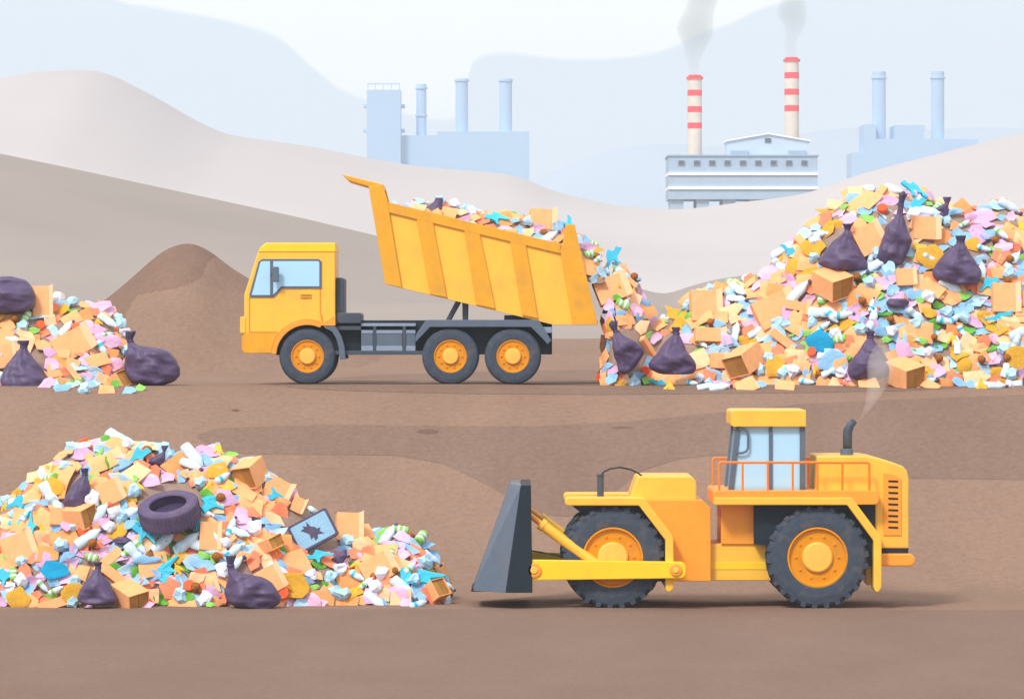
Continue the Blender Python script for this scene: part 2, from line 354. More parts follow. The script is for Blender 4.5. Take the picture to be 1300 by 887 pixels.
def chimney(px0, px1, top, bot, Y, label, stripes):
    U = unit(Y); o = Vector((X_((px0+px1)/2, Y), Y, 4.9)); c = empty('chimney', o); tag(c, label, 'chimney', 'striped factory chimneys')
    cyl('shaft', px0, px1, top+3, bot, Y, M_CH, c, U, o, 1.03)
    cyl('rim', px0-1.7, px1+1.7, top+2.2, top+5.4, Y, M_CHR, c, U, o); cyl('cap', px0+.8, px1-.8, top, top+2.5, Y, M_CHR, c, U, o)
    for a, b in stripes: cyl('stripe', px0-.25, px1+.25, a, b, Y, M_CHR, c, U, o)
chimney(873, 891, 95.5, 215, Yf+30, 'red banded chimney rising behind the low end of the factory roof', ((114.5, 122), (135.3, 143), (156, 163.6)))
chimney(996, 1014.2, 73, 215, Yf+34, 'taller red banded chimney rising behind the gabled hall', ((92.3, 100), (113.2, 121), (134, 141.8)))
# far blue factories
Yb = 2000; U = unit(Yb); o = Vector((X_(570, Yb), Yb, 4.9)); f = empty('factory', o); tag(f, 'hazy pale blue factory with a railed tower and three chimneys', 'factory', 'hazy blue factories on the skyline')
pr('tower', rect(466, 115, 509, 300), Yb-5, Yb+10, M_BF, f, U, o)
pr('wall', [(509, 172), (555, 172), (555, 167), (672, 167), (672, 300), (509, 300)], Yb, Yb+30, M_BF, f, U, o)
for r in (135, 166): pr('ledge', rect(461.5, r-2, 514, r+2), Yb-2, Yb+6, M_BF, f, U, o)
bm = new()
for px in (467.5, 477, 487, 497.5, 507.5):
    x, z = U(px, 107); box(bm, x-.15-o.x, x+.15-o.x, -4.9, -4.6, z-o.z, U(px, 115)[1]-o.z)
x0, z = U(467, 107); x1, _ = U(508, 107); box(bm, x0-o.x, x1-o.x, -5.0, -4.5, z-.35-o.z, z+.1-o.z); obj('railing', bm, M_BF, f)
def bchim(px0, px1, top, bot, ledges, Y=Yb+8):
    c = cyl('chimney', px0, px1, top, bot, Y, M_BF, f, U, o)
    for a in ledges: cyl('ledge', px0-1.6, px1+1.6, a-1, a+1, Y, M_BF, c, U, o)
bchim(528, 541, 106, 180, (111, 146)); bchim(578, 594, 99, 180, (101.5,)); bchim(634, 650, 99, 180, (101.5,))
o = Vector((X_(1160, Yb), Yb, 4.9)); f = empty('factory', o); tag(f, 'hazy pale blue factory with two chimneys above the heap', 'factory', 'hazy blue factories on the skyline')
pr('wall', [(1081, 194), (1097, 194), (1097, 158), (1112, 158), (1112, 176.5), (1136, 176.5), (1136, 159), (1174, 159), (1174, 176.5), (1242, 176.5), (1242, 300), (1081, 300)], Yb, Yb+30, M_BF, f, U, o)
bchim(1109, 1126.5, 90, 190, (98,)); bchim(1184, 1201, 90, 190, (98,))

# smoke
def smoke_mat(name, col, dens):
    m = bpy.data.materials.new(name); m.use_nodes = True; n = m.node_tree.nodes; l = m.node_tree.links; n.clear()
    o = n.new('ShaderNodeOutputMaterial'); v = n.new('ShaderNodeVolumePrincipled'); v.inputs['Color'].default_value = lin(col); v.inputs['Density'].default_value = dens
    l.new(v.outputs[0], o.inputs['Volume']); return m
def plume(name, sl, Y, depth, m, label):
    """sl: (row, left, right)"""
    bm = new(); rings = []; N = 20
    tab_l = [(a, b) for a, b, c in sl]; tab_r = [(a, c) for a, b, c in sl]; r0, r1 = sl[0][0], sl[-1][0]; K = 40
    for j in range(K+1):
        r = r0+(r1-r0)*j/K; a = X_(smooth_interp(tab_l, r, 5), Y); b = X_(smooth_interp(tab_r, r, 5), Y); z = Z_(r, Y)
        cx = (a+b)/2; rx = (b-a)/2
        rings.append([bm.verts.new((cx+rx*math.cos(2*PI*i/N), Y+rx*depth*math.sin(2*PI*i/N), z)) for i in range(N)])
    for a, b in zip(rings, rings[1:]):
        for i in range(N): bm.faces.new((a[i], a[(i+1) % N], b[(i+1) % N], b[i]))
    bm.faces.new(rings[0]); bm.faces.new(rings[-1])
    return tag(obj(name, bm, m, smooth=True), label, 'smoke', kind='stuff')
SM = smoke_mat('chimney_smoke', 'A9B2AE', .058)
plume('smoke', [(-45, 870, 950), (-20, 868, 930), (0, 873, 913), (15, 868, 907), (30, 859, 906), (42, 858, 907), (52, 864, 904), (65, 868, 894), (80, 873, 889), (95, 876, 887)], Yf+30, 1, SM, 'pale grey smoke drifting from the shorter striped chimney')
plume('smoke', [(-45, 985, 1050), (-20, 988, 1030), (0, 993, 1022), (10, 986, 1024), (22, 986, 1026), (35, 997, 1022), (50, 996, 1013), (62, 995, 1011), (73, 999, 1011)], Yf+34, 1, SM, 'pale grey smoke drifting from the taller striped chimney')
#PART2
# ------------------------------------------------------------------ vehicles: side outlines in metres, built to full width
class Veh:
    def __init__(s, ax, ay, sc, Y, z, label, name, cat):
        s.ax, s.ay, s.sc = ax, ay, sc; s.root = empty(name, (X_(ax, Y), Y, z)); tag(s.root, label, cat)
    def p(s, px, row): return ((px-s.ax)/s.sc, (s.ay-row)/s.sc)
    def part(s, name, pts, y0, y1, m, parent=None, bevel=.02, rnd=0, label=None):
        q = [s.p(*a) for a in pts]
        if rnd: q = rounded(q, [r/s.sc for r in rnd] if isinstance(rnd, (list, tuple)) else rnd/s.sc)
        bm = new(); prism(bm, q, y0, y1); o = obj(name, bm, m, parent or s.root, bevel)
        if label: o['label'] = label
        return o
    def multi(s, name, polys, m, parent=None, bevel=.01):
        bm = new()
        for pts, y0, y1 in polys: prism(bm, [s.p(*a) for a in pts], y0, y1)
        return obj(name, bm, m, parent or s.root, bevel)
def arc(cx, cy, r, a0, a1, n=12):
    return [(cx+r*math.cos(R(a0+(a1-a0)*i/n)), cy-r*math.sin(R(a0+(a1-a0)*i/n))) for i in range(n+1)]
def wheel(v, px, row, r, rh, rc, yc, wd, side, lugs=0, hubdepth=.05):
    """side -1: outer face towards the camera"""
    sc = v.sc; x, z = v.p(px, row); r, rh, rc = r/sc, rh/sc, rc/sc; e = empty('wheel', (x, yc, z)); e.parent = v.root
    if side > 0: e.rotation_euler = (0, 0, PI)
    M = Matrix.Rotation(R(90), 4, 'X')      # local z -> -y (outer face towards -y)
    bm = new(); h = wd/2
    prof = [(rh*.98, h-.03), (rh*1.02, h-.005), (rh*1.12, h), (r*.80, h), (r*.93, h-.025), (r*.985, h-.08), (r, h-.14), (r, -h+.14), (r*.985, -h+.08), (r*.93, -h+.025), (r*.80, -h), (rh, -h), (rh*.98, -h+.05)]
    lathe(bm, prof, 72, M, cap=False)
    if lugs:
        for i in range(lugs):
            a = 2*PI*i/lugs; c = Matrix.Rotation(a, 4, 'Y')
            for sgn, off in ((1, 0), (-1, PI/lugs)):
                q = new(); wl = r*.115
                vs = [q.verts.new(p) for p in ((-wl/2, -h*.03*sgn, r*.965), (wl/2, -h*.03*sgn, r*.965), (wl/2+wl*.5, -h*.97*sgn, r*.93), (-wl/2+wl*.5, -h*.97*sgn, r*.93),
                                              (-wl*.4, -h*.06*sgn, r*1.03), (wl*.4, -h*.06*sgn, r*1.03), (wl*.4+wl*.5, -h*.93*sgn, r*1.022), (-wl*.4+wl*.5, -h*.93*sgn, r*1.022))]
                for f in ((0, 1, 2, 3), (4, 5, 6, 7), (0, 1, 5, 4), (1, 2, 6, 5), (2, 3, 7, 6), (3, 0, 4, 7)): q.faces.new([vs[k] for k in f])
                bmesh.ops.transform(q, matrix=Matrix.Rotation(a+off, 4, 'Y'), verts=q.verts)
                me = bpy.data.meshes.new('t'); q.to_mesh(me); q.free(); bm.from_mesh(me); bpy.data.meshes.remove(me)
    else:
        for k in (-.33, 0, .33):                      # tread grooves
            pass
    obj('tyre', bm, M_TY, e, smooth=False)
    bm = new(); lathe(bm, [(rh, -h+.02), (rh, h-.02), (rh*.94, h-.012), (rh*.90, h-hubdepth), (rc*1.25, h-hubdepth), (rc*1.15, h-hubdepth-.005)], 48, M)
    for i in range(10):
        a = 2*PI*i/10; rr = (rh*.9+rc)/2; lathe(bm, [(.026, h-hubdepth-.01), (.026, h-hubdepth+.022), (.014, h-hubdepth+.03)], 8, M @ Matrix.Translation((rr*math.cos(a), rr*math.sin(a), 0)))
    obj('rim', bm, M_HUB, e, .004)
    bm = new(); lathe(bm, [(rc, h-hubdepth-.02), (rc, h-hubdepth+.05), (rc*.9, h-hubdepth+.075), (rc*.35, h-hubdepth+.08)], 36, M); obj('hub', bm, M_HUBL, e, .004)
    return e

# ---------------- tipper truck
YT = 120.0
v = Veh(533, 488, 50, YT, TER, 'yellow tipper truck with raised load bed on the middle terrace', 'tipper_truck', 'truck')
W = 2.4
cab = [(310, 448), (310, 374), (316.5, 354), (327, 321), (331.5, 313), (338, 309), (425.6, 309), (425.6, 413), (410, 413)]+arc(390.2, 452, 41, 75, 176, 12)
v.part('cab', cab, .02, W-.02, M_Y, bevel=.035)
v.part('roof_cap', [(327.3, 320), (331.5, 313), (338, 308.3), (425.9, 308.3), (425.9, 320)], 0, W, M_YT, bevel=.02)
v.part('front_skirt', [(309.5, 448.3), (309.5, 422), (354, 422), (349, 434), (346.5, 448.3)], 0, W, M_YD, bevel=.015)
fl = arc(390.2, 452, 45.5, 176, 66, 12)+[(425.9, 399), (425.9, 413.3), (408, 413.3)]+arc(390.2, 452, 39.6, 66, 176, 12)
v.part('wheel_arch', fl, -.035, .3, M_O, bevel=.012); v.part('wheel_arch', fl, W-.3, W+.035, M_O, bevel=.012)
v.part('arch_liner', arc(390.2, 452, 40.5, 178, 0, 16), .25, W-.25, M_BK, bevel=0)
v.part('headlight', [(304.8, 402), (312, 402), (312, 423), (304.8, 423)], -.01, .45, M_Y, rnd=2.5); v.part('headlight', [(304.8, 402), (312, 402), (312, 423), (304.8, 423)], W-.45, W+.01, M_Y, rnd=2.5)
v.part('bumper', [(307, 424), (312, 424), (312, 446), (307, 446)], .05, W-.05, M_YD, rnd=2)
fr = [(317.0, 377.2), (316.6, 374), (328.3, 332), (333, 328.7), (404.5, 328.7), (408.2, 332), (408.2, 366), (358.3, 366), (347.4, 377.2)]
gl = [(319.6, 374.4), (330.6, 333), (333.5, 331.5), (404, 331.5), (405.4, 333), (405.4, 363.3), (357.2, 363.3), (346.3, 374.4)]
for y0, y1, g0, g1 in ((-.012, .05, -.004, .04), (W-.05, W+.012, W-.04, W+.004)):
    sf = v.part('side_window', fr, y0, y1, M_GR, bevel=.006); v.part('pane', gl, g0-.012, g1+.012, M_GL, sf, bevel=0)
    v.part('window_post', [(342.9, 331), (346.8, 331), (346.8, 375), (342.9, 375)], y0-.012, y1+.012, M_GR, sf, bevel=.004)
bm = new(); a = v.p(315.2, 372); b = v.p(326.2, 328); dx = -.012
for p in (0,):
    vs = [bm.verts.new(q) for q in ((a[0]+dx, .18, a[1]), (a[0]+dx, W-.18, a[1]), (b[0]+dx-.01, W-.18, b[1]), (b[0]+dx-.01, .18, b[1]), (a[0]+.05, .18, a[1]), (a[0]+.05, W-.18, a[1]), (b[0]+.05, W-.18, b[1]), (b[0]+.05, .18, b[1]))]
    for f_ in ((0, 1, 2, 3), (4, 5, 6, 7), (0, 1, 5, 4), (1, 2, 6, 5), (2, 3, 7, 6), (3, 0, 4, 7)): bm.faces.new([vs[k] for k in f_])
obj('windscreen', bm, M_GL, v.root)
mr_ = v.part('mirror', [(346.3, 338.6), (354.6, 338.6), (354.6, 358), (346.3, 358)], -.24, -.16, M_GR, rnd=2)
v.part('mirror_arm', [(344, 346), (350, 346), (350, 347.6), (344, 347.6)], -.2, .02, M_GR, mr_, bevel=.004)
v.part('mirror', [(344, 338.6), (351, 338.6), (351, 358), (344, 358)], W+.16, W+.24, M_GR, rnd=2)
dr = v.multi('door_gap', [([(316.2, 377.5), (317.0, 377.5), (317.0, 421.4), (316.2, 421.4)], .005, .05), ([(316.6, 421.0), (352, 421.0), (352, 422.0), (316.6, 422.0)], -.004, .05), ([(406, 366.2), (406.8, 366.2), (406.8, 397.5), (406, 397.5)], .005, .05),
        (thick_line(arc(390.2, 452, 46, 172, 64, 14)+[(407, 398)], .9), -.02, .05)], M_LINE, bevel=0)
v.multi('door_handle', [(rect(381.5, 372.8, 395, 374.4), -.03, .05), (rect(381.5, 376.4, 395, 378), -.015, .05)], M_YD, bevel=.006)
# exhaust stack and battery box behind the cab
v.part('air_intake', [(426.2, 352.3), (436, 352.3), (436, 398), (426.2, 398)], .25, W-.25, M_DK, rnd=[0, 4, 0, 0])
v.part('engine_box', [(426.2, 397), (458.2, 397), (458.2, 410.4), (426.2, 410.4)], .12, W-.12, M_DK, rnd=[0, 4, 0, 0])
mg = thick_line([(414, 413), (424, 418), (430, 428), (433.6, 440), (435, 456)], 7.4); v.part('mudguard', mg, -.02, .35, M_GR, bevel=.012); v.part('mudguard', mg, W-.35, W+.02, M_GR, bevel=.012)
# chassis
v.part('chassis', [(415, 406.5), (701, 406.5), (701, 450), (415, 450)], .42, W-.42, M_BK)
v.part('side_plate', rect(426, 414, 458, 419), .16, .42, M_DK, bevel=.008)
v.part('top_rail', rect(458, 410.2, 527.5, 414), .2, .5, M_LG, bevel=.006)
v.part('lower_rail', rect(420, 445.2, 545, 450.2), .1, .45, M_DK, bevel=.01); v.part('lower_rail', rect(420, 445.2, 545, 450.2), W-.45, W-.1, M_DK, bevel=.01)
for side in (0, 1):
    ya, yb = (.12, .42) if side == 0 else (W-.42, W-.12)
    for a, b in ((458.3, 473.6), (477.2, 511), (515, 527.5)):
        tk = v.part('fuel_tank', rect(a, 419.2, b, 445), ya, yb, M_GR, bevel=.02)
        if side == 0: v.part('tank_highlight', rect(a+.3, 419, b-.3, 423), ya-.012, yb, M_LG, tk, bevel=.004); v.part('tank_highlight', rect(a+.3, 439, b-.3, 445.1), ya-.012, yb, M_LG, tk, bevel=.004)  # light strips stand in for highlights along tank top and bottom
    v.part('tank_strap', rect(473.6, 414, 477.2, 445.1), ya-.02, yb, M_DK, bevel=.004); v.part('tank_strap', rect(511, 414, 515, 445.1), ya-.02, yb, M_DK, bevel=.004)
    ya, yb = (-.02, .5) if side == 0 else (W-.5, W+.02)
    v.part('fender', [(541, 406), (684, 406), (700, 432), (695, 437), (690, 431), (674, 415), (546, 415), (527.5, 434.5), (527.5, 427.5), (529, 423)], ya, yb, M_GR, bevel=.012)
v.part('tail_lamp', rect(686, 415, 700.5, 422.5), .05, .4, M_LG, bevel=.006)
for yy in (.35, W-.5):
    v.part('lift_ram', [(580.5, 378), (587.5, 378), (571.5, 407), (565, 407)], yy, yy+.15, M_DK); v.part('lift_ram', [(586.5, 378), (594, 378), (593.5, 407), (587, 407)], yy+.02, yy+.13, M_DK)
v.part('hinge_block', [(640, 400), (694, 400), (694, 407), (640, 407)], .5, W-.5, M_DK)
for px in (390.2, 571.8, 651.2):
    for sd_ in (-1, 1):
        wheel(v, px, 452.2, 36, 21.2, 10.2, .24 if sd_ < 0 else W-.24, .46, sd_)
    v.part('axle', [(px-4, 449), (px+4, 449), (px+4, 456), (px-4, 456)], .3, W-.3, M_DK)
# load bed
BY0, BY1 = -.05, W+.05
slope = (309-256.5)/(710-492)
side = [(468, 237), (486, 234), (492.3, 256.5), (710, 309), (714.3, 309.5), (718, 284.8), (729.3, 284.8), (759, 412.3), (703, 412.3), (489, 360.5)]
bed = v.part('load_bed', side, BY0+.06, BY0+.14, M_Y, bevel=.01)
v.part('bed_wall', side, BY1-.14, BY1-.06, M_Y, bed, bevel=.01)
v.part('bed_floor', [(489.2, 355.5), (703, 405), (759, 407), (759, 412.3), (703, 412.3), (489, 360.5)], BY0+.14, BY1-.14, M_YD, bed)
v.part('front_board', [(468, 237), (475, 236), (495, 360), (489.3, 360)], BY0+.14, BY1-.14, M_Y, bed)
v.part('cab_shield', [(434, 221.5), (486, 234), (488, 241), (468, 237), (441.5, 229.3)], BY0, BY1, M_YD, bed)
for y0, y1 in ((BY0, BY0+.06), (BY1-.06, BY1)):
    v.part('front_post', [(468, 237), (486, 234), (492.3, 256.5), (494, 268), (510, 365), (489, 360.5)], y0-.02, y1, M_YD, bed, bevel=.012)
    v.part('top_rib', [(492.3, 256.5), (712, 309.5), (711, 322), (493.6, 270)], y0, y1, M_YD, bed, bevel=.012)
    v.part('rear_post', [(714.3, 309.5), (718, 284.8), (729.3, 284.8), (759, 412.3), (727, 412.3), (711, 318)], y0-.02, y1, M_YD, bed, bevel=.012)
    for a, b, c_, d in ((528.5, 549.5, 546, 565.5), (589, 609, 604.5, 627), (647.5, 667.5, 663, 681)):
        f1 = lambda x: 256.5+13+slope*(x-492); f2 = lambda x: 360.5+.228*(x-489)
        v.part('rib', [(a, f1(a)-2), (b, f1(b)-2), (d+2, f2(d)), (c_, f2(c_))], y0+.003, y1, M_YD, bed, bevel=.012)
truck = v
# ---------------- wheeled bulldozer
YD = 100.0
v = Veh(880, 772, 60, YD, 0, 'yellow wheeled bulldozer with a dark steel blade at the foot of the slope', 'bulldozer', 'bulldozer')
W = 3.0
# blade
bm = new()
bx = lambda px, row, y: (v.p(px, row)[0], y, v.p(px, row)[1])
BW0, BW1 = -.3, W+.3
def hull(bm, a, b, mi=0):
    A = [bm.verts.new(p) for p in a]; B = [bm.verts.new(p) for p in b]; n = len(a); fs = [bm.faces.new(A), bm.faces.new(B[::-1])]
    for i in range(n): fs.append(bm.faces.new((A[i], B[i], B[(i+1) % n], A[(i+1) % n])))
    for f in fs: f.material_index = mi
hull(bm, [bx(661, 615, BW0), bx(674, 615, BW0), bx(676, 751, BW0), bx(641.5, 751, BW0)], [bx(661, 615, BW1), bx(674, 615, BW1), bx(676, 751, BW1), bx(641.5, 751, BW1)], 0)
bl = obj('blade', bm, M_BK, v.root, .015)
for y0, y1, nm in ((BW0+.01, BW0+.75, 0), (BW1-.01, BW1-.75, 1)):
    bm = new()   # swept wing plate: outer edge reaches forward
    hull(bm, [bx(661.5, 615.3, y0), bx(641, 750.8, y0), bx(599, 751, y1), bx(648, 615, y1)], [bx(667, 615.3, y0), bx(655, 750.8, y0), bx(640, 751, y1+.3*(1 if nm == 0 else -1)), bx(660, 615, y1+.3*(1 if nm == 0 else -1))])
    obj('blade_wing', bm, M_GR, bl, .008)
v.part('blade_face', [(649, 616), (662, 616), (642, 750.5), (600.5, 750.5)], BW0+.75, BW1-.75, M_GR, bl, bevel=.01)
v.part('cutting_edge', [(597.5, 752), (676, 752), (676, 747.5), (600, 747.5)], BW0+.72, BW1-.72, M_BK, bl, bevel=.005)
# push arm, ram
for yy, on in ((-.26, 1), (W+.06, 0)):
    ar = v.part('push_arm', [(668.5, 713), (672, 709.3), (866, 712), (870.4, 716), (870.4, 728), (866, 733), (676, 735.5), (672, 731), (668.5, 728)], yy, yy+.2, M_YT, bevel=.02, rnd=[4, 3, 6, 6, 6, 6, 3, 3, 3])
    for cx, cy, r in ((678, 722.8, 9.4), (857.4, 722.3, 8)):
        x, z = v.p(cx, cy); bm = new(); lathe(bm, [(r/60, -.02), (r/60, .03), (r/75, .04)], 24, Matrix.Translation((x, yy if on else yy+.2, z)) @ Matrix.Rotation(R(90 if on else -90), 4, 'X')); pn = obj('pivot_pin', bm, M_O, ar, .004)
        bm = new(); lathe(bm, [(r*.5/60, .02), (r*.5/60, .055), (r*.4/60, .065)], 20, Matrix.Translation((x, yy if on else yy+.2, z)) @ Matrix.Rotation(R(90 if on else -90), 4, 'X')); obj('pin_cap', bm, M_HUBL, ar, .003)
def ram(px0, r0, px1, r1, rad, y, m, name, par=None):
    bm = new(); a = Vector(bx(px0, r0, y)); b = Vector(bx(px1, r1, y)); tube(bm, [a, b], rad, 20); return obj(name, bm, m, par or v.root, .008)
for yy in (.06, W-.06):
    rm = ram(690, 667, 758, 717, .115, yy, M_Y, 'lift_ram'); ram(668, 650, 692, 668.5, .06, yy, M_O, 'ram_rod', rm); ram(686, 664, 691, 667.7, .13, yy, M_Y, 'ram_collar', rm)
bm = new(); tube(bm, [bx(672, 699, .2), bx(700, 703, .1), bx(731, 709.5, .1)], .018, 8); obj('hose', bm, M_HOSE, v.root)
# front body
v.part('front_frame', [(812, 634.8), (892, 634.8), (903.3, 645), (903.3, 738.6), (842, 738.6), (842, 690), (812, 652)], .3, W-.3, M_O, bevel=.02)
v.part('frame_joint', rect(903, 691, 990, 738.6), .6, W-.6, M_YD, bevel=.02)
v.part('joint_cover', rect(902, 691.5, 985, 738.2), .5, W-.5, M_Y, bevel=.02); v.part('joint_band', rect(903, 714.5, 984, 724), .488, W-.488, M_YT, bevel=.003)
v.part('hood', [(799, 636), (809, 608), (812, 605), (880, 605), (885, 612), (885, 636)], .35, W-.35, M_Y, rnd=[0, 4, 4, 7, 6, 0], bevel=.03)
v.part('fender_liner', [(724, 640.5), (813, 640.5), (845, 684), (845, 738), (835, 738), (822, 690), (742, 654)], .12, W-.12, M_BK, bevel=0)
for y0, y1 in ((-.12, .75), (W-.75, W+.12)):
    v.part('fender', [(717, 631), (815.5, 631), (818, 632.2), (853.5, 679), (855, 683), (855, 747), (851, 750.5), (847, 750.5), (844.5, 747), (844.5, 685), (811, 641.3), (717, 641.3)], y0, y1, M_Y, bevel=.025, rnd=[4.9, 2, 2, 3, 3, 3, 3, 3, 3, 2, 2, 4.9])
bm = new(); x, z = v.p(763, 631); lathe(bm, [(.072, -.02), (.072, .44), (.085, .44), (.085, .47)], 20, Matrix.Translation((x, .6, z))); obj('intake_pipe', bm, M_DK, v.root, .006)
bm = new(); tube(bm, [bx(763, 605, .6), bx(767, 600, .6), bx(775, 596, .6), bx(788, 594, .6), bx(802, 597, .6), bx(812, 602, .6), bx(818, 607, .6)], .018, 8); obj('hose', bm, M_HOSE, v.root)
# rear body
v.part('seat_column', rect(916.6, 640, 960, 691.8), .45, W-.45, M_O, bevel=.015)
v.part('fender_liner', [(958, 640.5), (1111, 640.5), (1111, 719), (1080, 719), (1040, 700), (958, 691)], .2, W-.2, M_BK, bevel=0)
v.part('engine_cover', [(1036, 640), (1038.5, 579.4), (1102, 579.2), (1112, 581), (1138, 588.8), (1147.5, 592), (1153, 598), (1155.2, 607), (1155.2, 696.5), (1112, 696.5), (1112, 640)], .3, W-.3, M_Y, bevel=.03)
v.part('rear_grille', [(1122.8, 600), (1138, 603.5), (1145.5, 608), (1145.5, 680), (1122.8, 680)], .275, .35, M_O, bevel=.006)
for k in range(9):
    r_ = 611+k*7.35; v.part('vent_slot', [(1129, r_-1.2), (1141.6, r_-.8), (1141.6, r_+1.6), (1129, r_+1.1)], .262, .3, M_HOSE, bevel=.004, rnd=.8)
v.part('rear_band', rect(1112, 696.2, 1155, 703.2), .33, W-.33, M_BK, bevel=.005)
v.part('rear_bumper', [(1109, 703), (1158, 703), (1162.7, 708), (1162.7, 714), (1158, 719), (1109, 719)], .15, W-.15, M_O, rnd=[0, 4, 4, 4, 4, 0], bevel=.03)
v.part('deck', [(905.5, 622.3), (1112, 622.3), (1115.5, 626), (1115.5, 636), (1112, 640), (905.5, 640)], -.1, W+.1, M_O, rnd=[4, 5, 3, 3, 5, 1], bevel=.02)
for y0, y1 in ((-.14, .7), (W-.7, W+.14)):
    v.part('fender', [(905.6, 631), (1079.5, 631), (1082, 632.5), (1117.5, 680), (1118.6, 684), (1118.6, 745), (1115, 750.5), (1111, 750.5), (1108.5, 746), (1108.5, 686), (1075, 640.5), (905.6, 640.5)], y0, y1, M_Y, bevel=.02, rnd=[2, 2, 2, 3, 3, 4, 3, 3, 3, 2, 2, 3])
# cab
cabn = v.part('cab_glass', [(938, 541), (1018, 541), (1018, 622.5), (930, 622.5)], .5, W-.5, M_GL, bevel=.01)
v.part('cab_roof', [(929, 521), (1024.6, 521), (1024.6, 542), (929, 542)], .36, W-.36, M_Y, cabn, rnd=[5, 1, 1, 5], bevel=.03)
for yy in ((.46, .6), (W-.6, W-.46)):
    v.part('pillar', [(935, 542), (941.6, 542), (932.8, 622.6), (926, 622.6)], *yy, M_GR, cabn, bevel=.008)
    v.part('pillar', rect(977.6, 542, 982.2, 622.6), *yy, M_GR, cabn, bevel=.008); v.part('pillar', rect(1017, 542, 1024, 622.6), *yy, M_GR, cabn, bevel=.008)
bm = new(); q = [(939, 545), (945, 544.5), (949.5, 547), (951, 552), (951, 569), (948.5, 573.5), (943, 575.5), (936.5, 575.5)]; tube(bm, [bx(a, b, .42) for a, b in q], .026, 10); obj('grab_handle', bm, M_GR, cabn)
# guard rail
rl = None
for yy in (-.02, W+.02):
    bm = new(); tube(bm, [bx(913, 622.5, yy), bx(913, 588, yy), bx(914.5, 586.8, yy), bx(1102, 586.8, yy), bx(1103.5, 588, yy), bx(1103.5, 622.5, yy)], .027, 8)
    for px in (942.7, 974.6, 1006.3, 1037.6, 1069.3): tube(bm, [bx(px, 587, yy), bx(px, 622.5, yy)], .025, 8)
    obj('guard_rail', bm, M_RED, v.root)
# exhaust
bm = new(); x, z = v.p(1080, 579.5); lathe(bm, [(.14, -.02), (.14, .13), (.125, .14)], 24, Matrix.Translation((x, 1.2, z))); ex = obj('exhaust_base', bm, M_GR, v.root, .006)
bm = new(); tube(bm, [bx(1081, 572, 1.2), bx(1081, 556, 1.2), bx(1081.5, 548, 1.2), bx(1085, 541, 1.2), bx(1090, 535, 1.2)], [.1, .1, .1, .085, .07], 18); obj('exhaust_pipe', bm, M_DK, ex, smooth=True)
for px, lug in ((778, 0), (1038, 0)):
    for sd_ in (-1, 1): wheel(v, px, 707.3, 63.6, 38.6, 19.3, .36 if sd_ < 0 else W-.36, .74, sd_, lugs=26, hubdepth=.09)
    v.part('axle', [(px-7, 700), (px+7, 700), (px+7, 714), (px-7, 714)], .5, W-.5, M_DK)
doz = v
EX = smoke_mat('exhaust_smoke', 'F0ECEA', 1.3)
plume('smoke', [(438, 1112, 1125), (450, 1103, 1132), (465, 1100, 1136), (480, 1101, 1132), (495, 1100, 1124), (510, 1098, 1113), (522, 1095, 1104), (532, 1090, 1093)], YD+1.2, .8, EX, 'thin pale exhaust smoke rising from the bulldozer pipe')
#PART3
# ------------------------------------------------------------------ heaps of rubbish
class Heap:
    def __init__(s, word, prof, Yr, df, db, base, cut=6, dmin=.35, lump=.10, step=4):
        s.word = word; s.Yr = Yr; s.df = df; s.db = db; s.base = base; s.x0 = X_(prof[0][0], Yr); s.x1 = X_(prof[-1][0], Yr)
        s.prof = prof; s.cut = cut; s.lump = lump; s.dmin = dmin
        s.hmax = max(Z_(r+cut, Yr)-base(X_(p, Yr)) for p, r in prof)
    def h(s, x): return max(0, Z_(smooth_interp(s.prof, 650+x/s.Yr*F, 4)+s.cut, s.Yr)-s.base(x))
    def z(s, x, y):
        if not s.x0 <= x <= s.x1: return s.base(x)-.3
        h = s.h(x); k = s.dmin+(1-s.dmin)*min(1, h/s.hmax)**.7; d = (s.df if y < s.Yr else s.db)*k
        t = abs(y-s.Yr)/d
        if t >= 1: return s.base(x)-.35-.1*min(3, t-1)
        g = math.cos(PI/2*t)**.85
        return s.base(x)+h*g+s.lump*min(1, h)*noise.noise(Vector((x*1.6, y*1.6, 5)))*min(1, 3*(1-t))*min(1, t*4+.3)-.02
    def mesh(s, label):
        nx = int((s.x1-s.x0)/.16); ny = int((s.df+s.db)/.16)
        xs = [s.x0+(s.x1-s.x0)*i/nx for i in range(nx+1)]; ys = [s.Yr-s.df-.1+(s.df+s.db+.2)*i/ny for i in range(ny+1)]
        return tag(obj('waste_mound', grid(xs, ys, s.z), M_HEAP, smooth=True), label, 'waste mound')
    def hit(s, px, row):
        """first point of the heap seen at this pixel"""
        y = s.Yr-s.df-.3
        if HZ+F*(EYE-s.z(X_(px, y), y))/y < row: pass
        prev = y
        while y < s.Yr+s.db:
            zz = Z_(row, y)
            if s.z(X_(px, y), y) >= zz:
                lo, hi = prev, y
                for _ in range(14):
                    m = (lo+hi)/2
                    if s.z(X_(px, m), m) >= Z_(row, m): hi = m
                    else: lo = m
                return Vector((X_(px, hi), hi, Z_(row, hi)))
            prev = y; y += .08
        return None
    def normal(s, x, y):
        e = .12; n = Vector((-(s.z(x+e, y)-s.z(x-e, y))/(2*e), -(s.z(x, y+e)-s.z(x, y-e))/(2*e), 1))
        return n.normalized()
M_HEAP = ground_mat('soiled_waste_earth', 'B09384', .85)
